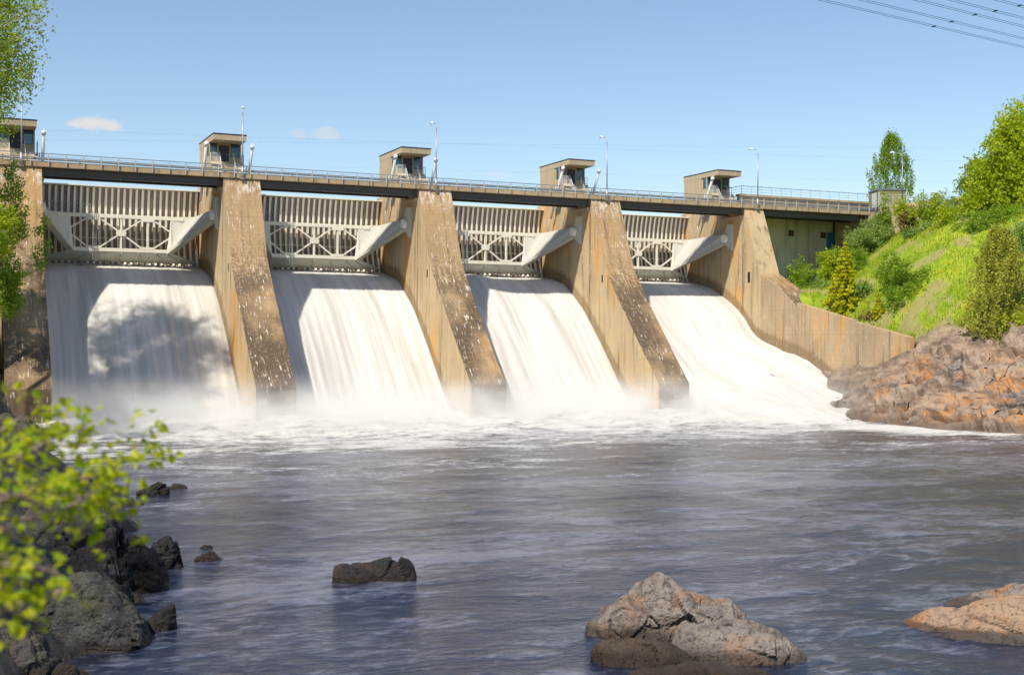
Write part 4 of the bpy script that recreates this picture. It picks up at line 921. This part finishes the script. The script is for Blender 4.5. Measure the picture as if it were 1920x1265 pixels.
def leaves(centres, size, rs, spread=(1, 1, 1), per=1, jit=.35, flat=.0, elong=1.7, crnd=None, name='foliage', mat=None, parent=None, origin=(0, 0, 0)):
    C = np.repeat(np.asarray(centres, float), per, axis=0); n = len(C)
    C = C+rs.normal(size=(n, 3))*np.array(spread)*jit
    a = rs.normal(size=(n, 3)); a[:, 2] *= (1-flat); a /= np.linalg.norm(a, axis=1)[:, None]
    b = rs.normal(size=(n, 3)); b[:, 2] *= (1-flat); b -= a*(a*b).sum(1)[:, None]; b /= np.linalg.norm(b, axis=1)[:, None]
    s = size*(.6+.8*rs.rand(n))[:, None]
    k = np.cross(a, b)*s*.12
    V = np.stack([C-a*s*elong*.5, C+b*s*.5+k, C+a*s*elong*.5, C-b*s*.5+k], 1).reshape(-1, 3)-np.array(origin)
    F = np.arange(4*n).reshape(n, 4)
    r = rs.rand(n)
    if crnd is not None: r = .55*r+.45*np.repeat(crnd, per)
    return np_obj(name, V, F, mat, parent, attrs={'rnd': ('FACE', r)})
def crown_points(rs, n, shape, c, rx, rz, surf=.55, low=0.):
    """cluster centres in a crown; several lobes make the outline uneven"""
    out = []; ln = 9 if shape == 'round' else 1
    lob = [(rs.normal(size=3)*np.array([.42, .42, .45]), .38+.25*rs.rand()) for _ in range(ln)]
    if shape == 'round': lob.append((np.zeros(3), .62))
    while len(out) < n:
        if shape == 'round':
            o, r = lob[rs.randint(len(lob))]; d = rs.normal(size=3); d /= np.linalg.norm(d); q = o+d*r*(surf+(1-surf)*rs.rand())*(.85+.3*rs.rand())
            if q[2] < -.85: continue
            out.append(np.array(c)+q*np.array([rx, rx, rz]))
        elif shape == 'birch':
            h = rs.rand()**.8; w = (math.sin(math.pi*min(1, (1-h)*.62+.06)))**.8; a = rs.rand()*2*math.pi; r = math.sqrt(rs.rand())*w*(.75+.5*nz(a*1.2, h*5, c[0], 1)+.2)
            out.append(np.array(c)+np.array([r*math.cos(a)*rx, r*math.sin(a)*rx, (2*h-1)*rz]))
    return np.array(out)
def trunk(parent, base, top, r, mat, rs, limbs=8, spread=1.5, name='trunk'):
    m = MB(); base, top = Vector(base), Vector(top); L = (top-base).length
    pts = [base.lerp(top, k/6)+Vector((rs.normal()*.02*L, rs.normal()*.02*L, 0))*(k > 0) for k in range(7)]
    m.path(pts, r, r*.25, n=8)
    for k in range(limbs):
        t_ = .25+.7*rs.rand(); p = base.lerp(top, t_); a = rs.rand()*2*math.pi; e = Vector((math.cos(a)*spread, math.sin(a)*spread, spread*(.5+.5*rs.rand())))*(1.15-t_)
        m.path([p, p+e*.5+Vector((0, 0, .08*spread)), p+e], r*.4*(1.1-t_), r*.06, n=5)
    return m.build(name, mat, parent, smooth=True)
def tree(name, label, cat, x, y, z, h, rx, lm, group=None, shape='round', per=26, ncl=170, size=.2, seed=1, tr=.14, bare=.12, bark='bark', jit=.3):
    rs = np.random.RandomState(seed); t = thing(name, label, cat, (x, y, z), 0, group)
    z0 = h*bare; c = (0, 0, z0+(h-z0)/2); rz = (h-z0)/2
    P = crown_points(rs, ncl, shape, c, rx, rz)
    sp = (1, 1, 1) if shape == 'round' else (.6, .6, 2.2)
    leaves(P, size, rs, spread=sp, per=per, jit=jit, crnd=rs.rand(len(P)), mat=LM[lm], parent=t)
    trunk(t, (0, 0, -.5), (0, 0, h*.88), tr, M[bark], rs, 10, rx*1.1)
    return t
def conifer(name, label, x, y, z, h, rx, lm, seed=1, group=None, layers=15, dens=1.):
    rs = np.random.RandomState(seed); t = thing(name, label, 'tree', (x, y, z), 0, group); P = []; D = []
    br = MB(); br.path([(0, 0, -.4), (0, 0, h*.5), (0, 0, h*.98)], .05*h*.45, .02, n=6)
    for k in range(layers):
        f = k/(layers-1); zz = h*(.06+.92*f); r = rx*(1-f)**.85*(.85+.3*rs.rand())+.06
        nb = int(11-5*f)
        for j in range(nb):
            a = 2*math.pi*(j+rs.rand()*.6)/nb; rr = r*(.7+.45*rs.rand()); e = np.array([math.cos(a), math.sin(a), 0])
            br.tube((0, 0, zz), tuple(e*rr*.9+np.array([0, 0, zz-.12*rr])), .012*h*.4, .004, n=4)
            m = int((10+26*rr)*dens)
            for q in range(m):
                s = rs.rand()**.7; P.append(e*rr*s+np.array([0, 0, zz-.22*rr*s*s+.12*rr*max(0, s-.7)])+rs.normal(size=3)*np.array([.10, .10, .05])*(rr*.6+.15))
    leaves(P, .15 if h > 2.5 else .09, rs, per=2, jit=.06, flat=.5, elong=2.2, mat=LM[lm], parent=t)
    br.build('trunk', M['bark'], t)
    return t
# place plants: pixel of the base and the plane X they stand on
def gp(px, py, X): p = onX(px, py, X); return p.x, p.y, p.z
SH = 'bushes growing on the right slope'
def bush(label, px, py, X, hpx, wpx, lm, seed, **kw):
    x, y, z = gp(px, py, X); p = onX(px, py, X); depth = (p-Vector(CAM)).dot(CF); k = depth/FPX
    a = dict(size=.17, per=24, ncl=int(40+wpx*hpx*.030), jit=.26, bare=.0, tr=.06); a.update(kw)
    return tree('bush', label, 'bush', x, y, z-.3, hpx*k+.3, wpx*k/2, lm, SH, seed=seed, **a)
bush('pale green bush at the foot of the windowed wall, nearest the wing wall', 1512, 580, 73, 76, 84, 'green', 11)
bush('bright green upright bush in front of the blue door', 1550, 550, 77, 86, 52, 'lime', 12)
bush('grey-green bush between the wing wall and the yellow conifer', 1540, 595, 72.2, 70, 70, 'grey', 13)
bush('dense green bush left of the yellow conifer top', 1590, 525, 79, 72, 76, 'green', 14)
bush('broad grey-green bush below the abutment', 1612, 480, 84, 64, 84, 'grey', 15)
bush('tall grey-green bush against the pale abutment', 1642, 470, 85.5, 90, 70, 'grey', 16)
bush('slender bright green bush in front of the road wall', 1656, 440, 86, 62, 24, 'green', 17, ncl=60)
bush('small dry bush hanging at the lower edge of the grass above the wing wall', 1640, 610, 69.5, 22, 60, 'brown', 18)
bush('large round green bush tree standing alone on the grassy slope', 1700, 606, 72.5, 112, 110, 'green', 19, ncl=620, bare=.03, tr=.12)
bush('bright green bush low behind the sloping buttress', 1500, 560, 74, 50, 60, 'lime', 33)
bush('pale bush between the two spruces behind the wing wall', 1612, 560, 72, 40, 44, 'grey', 34)
bush('green bush on the grass right of the windowed wall', 1565, 500, 82, 46, 54, 'green', 35)
bush('small brown bush under the road wall', 1703, 430, 85.5, 42, 28, 'brown', 20)
bush('small yellow-green bush under the road wall beside the brown bush', 1690, 415, 86.5, 38, 40, 'lime', 21)
bush('feathery yellow-green bush at the top of the slope', 1735, 440, 86, 60, 56, 'lime', 22)
bush('tall feathery green bush overlapping the road railing', 1768, 436, 87, 78, 60, 'grey', 23)
bush('yellow-green bush below the feathery ones', 1790, 440, 84, 66, 66, 'lime', 24)
bush('low grey bush at the upper slope in the dry grass', 1722, 448, 83.5, 26, 44, 'grey', 25)
bush('deep green bush at the foot of the big tree', 1838, 486, 82, 92, 78, 'green', 26, ncl=300)
bush('shaded green bush right beneath the big tree', 1878, 470, 84, 100, 86, 'green', 27, ncl=330)
bush('grey-green bush left of the big tree crown', 1818, 440, 88, 66, 64, 'grey', 28)
bush('grey-green bush in front of the olive spruce near the right edge', 1912, 580, 79, 130, 96, 'grey', 29, ncl=360)
bush('bright little bush on the rocks near the right edge', 1908, 640, 71, 46, 40, 'lime', 30)
bush('blue-green low bush among the stones below the yellow flowers', 1812, 618, 73.5, 26, 52, 'grey', 31)
bush('low thorny brown bush on the cliff edge left of the olive spruce', 1800, 640, 71.5, 24, 70, 'brown', 32)
x, y, z = gp(1582, 590, 70.6); conifer('spruce_tree', 'yellow-green young spruce behind the wing wall', x+.2, y, z-.2, 9.1, 2.6, 'conifer', 41, 'young spruces on the right slope', 19, 1.5)
x, y, z = gp(1647, 614, 69.3); conifer('spruce_tree', 'small neat yellow-green spruce right above the wing wall', x, y, z-.1, 3.9, 1.15, 'conifer', 42, 'young spruces on the right slope', 13, 1.2)
x, y, z = gp(1872, 650, 70.8); tree('spruce_tree', 'tall shaggy olive-green spruce at the edge of the rocks near the right edge', 'tree', x, y, z-.3, 12.4, 3.6, 'spruce', 'young spruces on the right slope', shape='birch', ncl=620, per=24, size=.16, seed=43, tr=.12, jit=.2, bare=.02)
# big trees
x, y, z = gp(1905, 450, 88); tree('broadleaf_tree', 'big bright yellow-green tree filling the right edge', 'tree', x, y, z-.5, 15.8, 5.0, 'lime', ncl=800, per=30, size=.24, seed=51, tr=.35, jit=.42)
x, y, z = gp(1865, 445, 91); tree('broadleaf_tree', 'lower green tree on the left side of the big yellow-green tree', 'tree', x, y, z-.5, 10.5, 3.3, 'green', ncl=420, per=28, size=.22, seed=52, tr=.22, jit=.36)
q = onY(1671, 400, 20); tree('birch_tree', 'slim birch with hanging branches behind the khaki cabinet', 'tree', q.x, q.y, 27, 14.6, 4.0, 'green', shape='birch', ncl=560, per=24, size=.17, seed=53, tr=.16, jit=.22, bare=.06, bark='birch_bark')

# ------------------------------------------------------------------ left bank birches
def birch(label, x, y, h, rx, lm, seed, ncl, hang=1., size=.13, z=None, bare=.12):
    rs = np.random.RandomState(seed); z = lbz(x, y) if z is None else z
    t = thing('birch_tree', label, 'tree', (x, y, z-.5), 0, 'tall birches on the left bank'); m = MB()
    top = Vector((0, 0, h)); m.path([(0, 0, 0), (.2, .1, h*.3), (-.1, 0, h*.6), (.1, 0, h*.97)], .28, .04, n=8)
    P = []; R_ = []
    for k in range(ncl):
        f = bare+(1-bare)*rs.rand(); a = rs.rand()*2*math.pi; w = rx*(math.sin(math.pi*min(1, (1-f)*1.05/(1-bare)*.62+.08)))**.75*(.55+.6*rs.rand())
        b = Vector((0, 0, f*h-w*.25)); e = Vector((math.cos(a)*w, math.sin(a)*w, f*h+w*.25)); mid = b.lerp(e, .5)+Vector((0, 0, .12*w))
        m.path([b, mid, e], .05*(1.2-f), .012, n=4)
        g = rs.rand()
        for j in range(9):
            s = .35+.65*rs.rand(); p0_ = b.lerp(e, s) if s > .5 else b.lerp(mid, s*2); Ld = hang*(.5+1.6*rs.rand())
            for q in range(int(4+20*rs.rand())):
                u = rs.rand(); P.append((p0_.x+rs.normal()*.22, p0_.y+rs.normal()*.22, p0_.z-u*Ld+rs.normal()*.1)); R_.append(g)
    leaves(P, size, rs, per=1, jit=.05, crnd=np.array(R_), mat=LM[lm], parent=t)
    m.build('trunk', M['birch_bark'], t)
    return t
birch('tall leafy birch overhanging the left edge of the picture', -28.0, -17.0, 37, 7.4, 'birch', 61, 210, z=7, hang=2.0, size=.17, bare=.66)
birch('birch behind the tall one, rising beside the dark pier', -30.2, -22.0, 31, 6.0, 'birch', 62, 260, z=9, bare=.5)
birch('bushy birch shading the dark far-left pier', -31.4, -15.5, 20, 3.8, 'birch', 66, 220, z=8, bare=.15)
birch('younger bright birch lower down at the left edge', -29.2, -30.0, 16, 3.9, 'green', 63, 130, z=7, bare=.15)
birch('tall birch of the left bank standing upstream of the shore rocks', -31.5, -38.0, 30, 5.0, 'birch', 64, 70, z=7)
for k, (xx, yy, hh) in enumerate(((-37, -96, 17), (-39, -110, 16), (-36.5, -82, 17), (-38, -66, 18))):
    birch(['birch of the left bank standing over the shore boulders', 'birch of the left bank nearest the camera', 'birch of the left bank above the dark point of rock', 'birch of the left bank halfway to the dam'][k], xx, yy, hh, 5.0, 'birch', 80+k, 60, z=lbz(xx, yy), bare=.2)
# hanging green bushes in front of the dark pier
for k, (lb, px, py, Y, h, w, lm) in enumerate((('trailing green shrub hanging down the left side of the dark pier', 22, 560, -14, 12.5, 1.9, 'green'), ('bright sunlit shrub low at the left edge before the dark pier', 5, 500, -24, 5.5, 1.6, 'lime'), ('leafy shrub at the foot of the rocks beside the dark pier', 15, 600, -17, 5, 1.3, 'green'))):
    p = onY(px, py, Y); tree('shrub', lb, 'shrub', p.x, p.y, p.z, h, w, lm, 'shrubs beside the dark pier', ncl=150, per=26, size=.15, seed=70+k, tr=.05, bare=0, jit=.25)

# ------------------------------------------------------------------ near sapling whose twigs reach into the lower left
def near_branches():
    rs = np.random.RandomState(9); depth = 6.2
    base = Vector((CAM[0]-1.6, CAM[1]+4.6, 0)); base.z = lbz(base.x, base.y)
    t = thing('sapling', 'bright yellow-green leafy sapling reaching in from the left edge close to the camera', 'sapling', base)
    def at(px, py, d): c, r = ray(px, py); return c+r*(d/ r.dot(CF))-base
    specs = [[(-132, 1000, 5.6), (28, 928, 5.9), (118, 908, 6.1), (188, 878, 6.4), (248, 838, 6.8), (288, 818, 7.0)], [(-132, 942, 5.6), (8, 868, 6.0), (68, 838, 6.1), (118, 813, 6.4), (168, 803, 6.8)],
             [(-132, 980, 5.4), (18, 927, 5.6), (98, 957, 5.8), (168, 927, 6.0), (203, 908, 6.3), (228, 888, 6.6)], [(-132, 1120, 5.0), (-12, 1060, 5.2), (48, 1075, 5.3), (83, 1100, 5.4)],
             [(-132, 1190, 5.0), (-12, 1140, 5.1), (8, 1150, 5.2)], [(-112, 868, 6.2), (-2, 808, 6.4), (48, 783, 6.6), (98, 813, 6.7)], [(-112, 972, 5.6), (48, 972, 5.9), (138, 985, 6.2), (153, 1010, 6.2)],
             [(8, 927, 5.6), (78, 928, 5.9), (158, 908, 6.1), (223, 927, 6.5), (228, 972, 6.6)], [(108, 900, 6.1), (188, 888, 6.3), (258, 853, 7.6), (318, 828, 8.5)], [(138, 1100, 5.6), (88, 1070, 5.5), (-12, 1040, 5.3), (-112, 1060, 5.2)], [(-132, 1000, 5.6), (-32, 985, 5.6), (48, 1010, 5.7), (118, 1090, 5.8)]]
    for si, sp in enumerate(specs):
        pts = crom([at(*s) for s in sp], 26); m = MB(); m.path(pts, .012, .003, n=5); P = []
        dens = (.36, .34, .36, .34, .25, .3, .12, .28, .25, .08, .16)[si]
        for k, p in enumerate(pts):
            f = k/25
            if f < .1: continue
            if nz(k*.35, si*3.3, 1, 1) < -.12: continue
            for j in range(int(5*dens*(.4+1.2*rs.rand())+ .5)):
                d = Vector(rs.normal(size=3)).normalized(); Lt = .04+.12*rs.rand(); e = p+d*Lt
                if rs.rand() < .5: m.tube(p, e, .0025, .0015, n=4, cap=False)
                for q in range(rs.randint(2, 6)): P.append(tuple(e+Vector(rs.normal(size=3))*.035))
        m.build('branch', M['twig'], t)
        n = len(P); C = np.array(P); a = rs.normal(size=(n, 3)); a[:, 2] = -abs(a[:, 2])*.5-.1; a /= np.linalg.norm(a, axis=1)[:, None]
        b = rs.normal(size=(n, 3)); b[:, 2] *= .4; b -= a*(a*b).sum(1)[:, None]; b /= np.linalg.norm(b, axis=1)[:, None]; c = np.cross(a, b)
        L = (.045+.034*rs.rand(n))[:, None]; w = L*.38
        prof = [(0, 0, 0), (.25, .8, .12), (.55, .85, .14), (1, 0, -.05), (.55, -.85, .14), (.25, -.8, .12)]
        V = np.stack([C+a*L*u+b*w*v+c*L*h for u, v, h in prof], 1).reshape(-1, 3)
        i0 = np.arange(n)[:, None]*6
        F = np.concatenate([i0+np.array([0, 1, 2, 3]), i0+np.array([0, 3, 4, 5])])
        r = rs.rand(n); np_obj('foliage', V, F, LM['near'], t, attrs={'rnd': ('FACE', np.concatenate([r, r]))})
    m = MB(); m.path([(0, 0, -.3), (-.1, .1, 1.5), (-.05, 0, 3.2)], .045, .02, n=8); 
    for sp in specs: m.path([(-.08, .05, max(.3, min(3.0, at(*sp[0]).z-.5))), tuple(at(*sp[0]))], .02, .011, n=5)
    m.build('trunk', M['twig'], t)
near_branches()

# ------------------------------------------------------------------ grass and flowers on the slope
def ground_stuff():
    rs = np.random.RandomState(3); pts = []; fl = []
    n = 0
    while len(pts) < 34000 and n < 400000:
        n += 1; x = 67.7+24*rs.rand()**1.2; y = -54+52*rs.rand(); z = rbz(x, y)
        g = grass_mask(x, y, z)
        if rs.rand() > g*(1-.8*dryf(x, y)) or (x < 68.5 and y > -11.8): continue
        pts.append((x, y, z+.1*0))
        k = nz(x, y, 3, .35)+.5*nz(x, y, 8, 1.2)
        zone = (y < -27 and 69 < x < 77 and z < 17.5)
        if zone and k > .30 and len(fl) < 1000: fl.append((x+rs.normal()*.2, y+rs.normal()*.2, z+.35+.15*rs.rand()))
    C = np.array(pts); n = len(C); a = rs.rand(n)*2*math.pi; h = (.15+.28*rs.rand(n)); ln = rs.normal(size=(n, 2))*.15
    d = np.stack([np.cos(a), np.sin(a), 0*a], 1)*.055; z3 = np.zeros(n)
    V = np.stack([C-d+[0, 0, -.15], C+d+[0, 0, -.15], C+np.stack([ln[:, 0], ln[:, 1], h], 1)], 1).reshape(-1, 3)
    gm = leafmat('grass_blade', (.18, .30, .01), (.42, .47, .04), .4)
    o = np_obj('grass', V, np.arange(3*n).reshape(n, 3), gm, attrs={'rnd': ('FACE', rs.rand(n))}); tag(o, kind='stuff')
    ym = NT('yellow_petals'); ym = ym.pbr((.72, .44, .01), .6)
    o = leaves(np.array(fl), .10, rs, per=2, jit=.06, elong=1.1, name='yellow_flowers', mat=ym); tag(o, kind='stuff')
ground_stuff()

# ------------------------------------------------------------------ spray hanging over the foot of the falls
def mist():
    t = NT('spray'); x, y, z = t.xyz()[0], t.xyz()[1], t.xyz()[2]
    nn = t.noise((.22, .22, .35), 1, 3, .6)
    # thickest low down and close to where the water lands
    dy = t.rng(y, -37, -18); dy2 = t.rng(y, -4.5, -12); dz = t.rng(z, 6.3, .2)
    dens = t.mul(t.mul(t.mul(dy, dy2), t.mul(dz, dz)), t.rng(nn, .3, .75))
    v = t.n('VolumePrincipled', {'Color': (.96, .95, .93), 'Density': t.mul(dens, .5), 'Anisotropy': 0.}); t.t.links.new(v.outputs[0], t.out.inputs['Volume'])
    o = MB().box(-21, 71, -38, -4, -.6, 6.5).build('mist', t.m); tag(o, kind='stuff')
MIST = True
if MIST: mist()
scene.cycles.volume_step_rate = 3; scene.cycles.volume_max_steps = 64; scene.cycles.volume_bounces = 4
scene.cycles.max_bounces = 8; scene.cycles.transparent_max_bounces = 12; scene.cycles.caustics_reflective = False; scene.cycles.caustics_refractive = False
scene.cycles.sample_clamp_indirect = 6
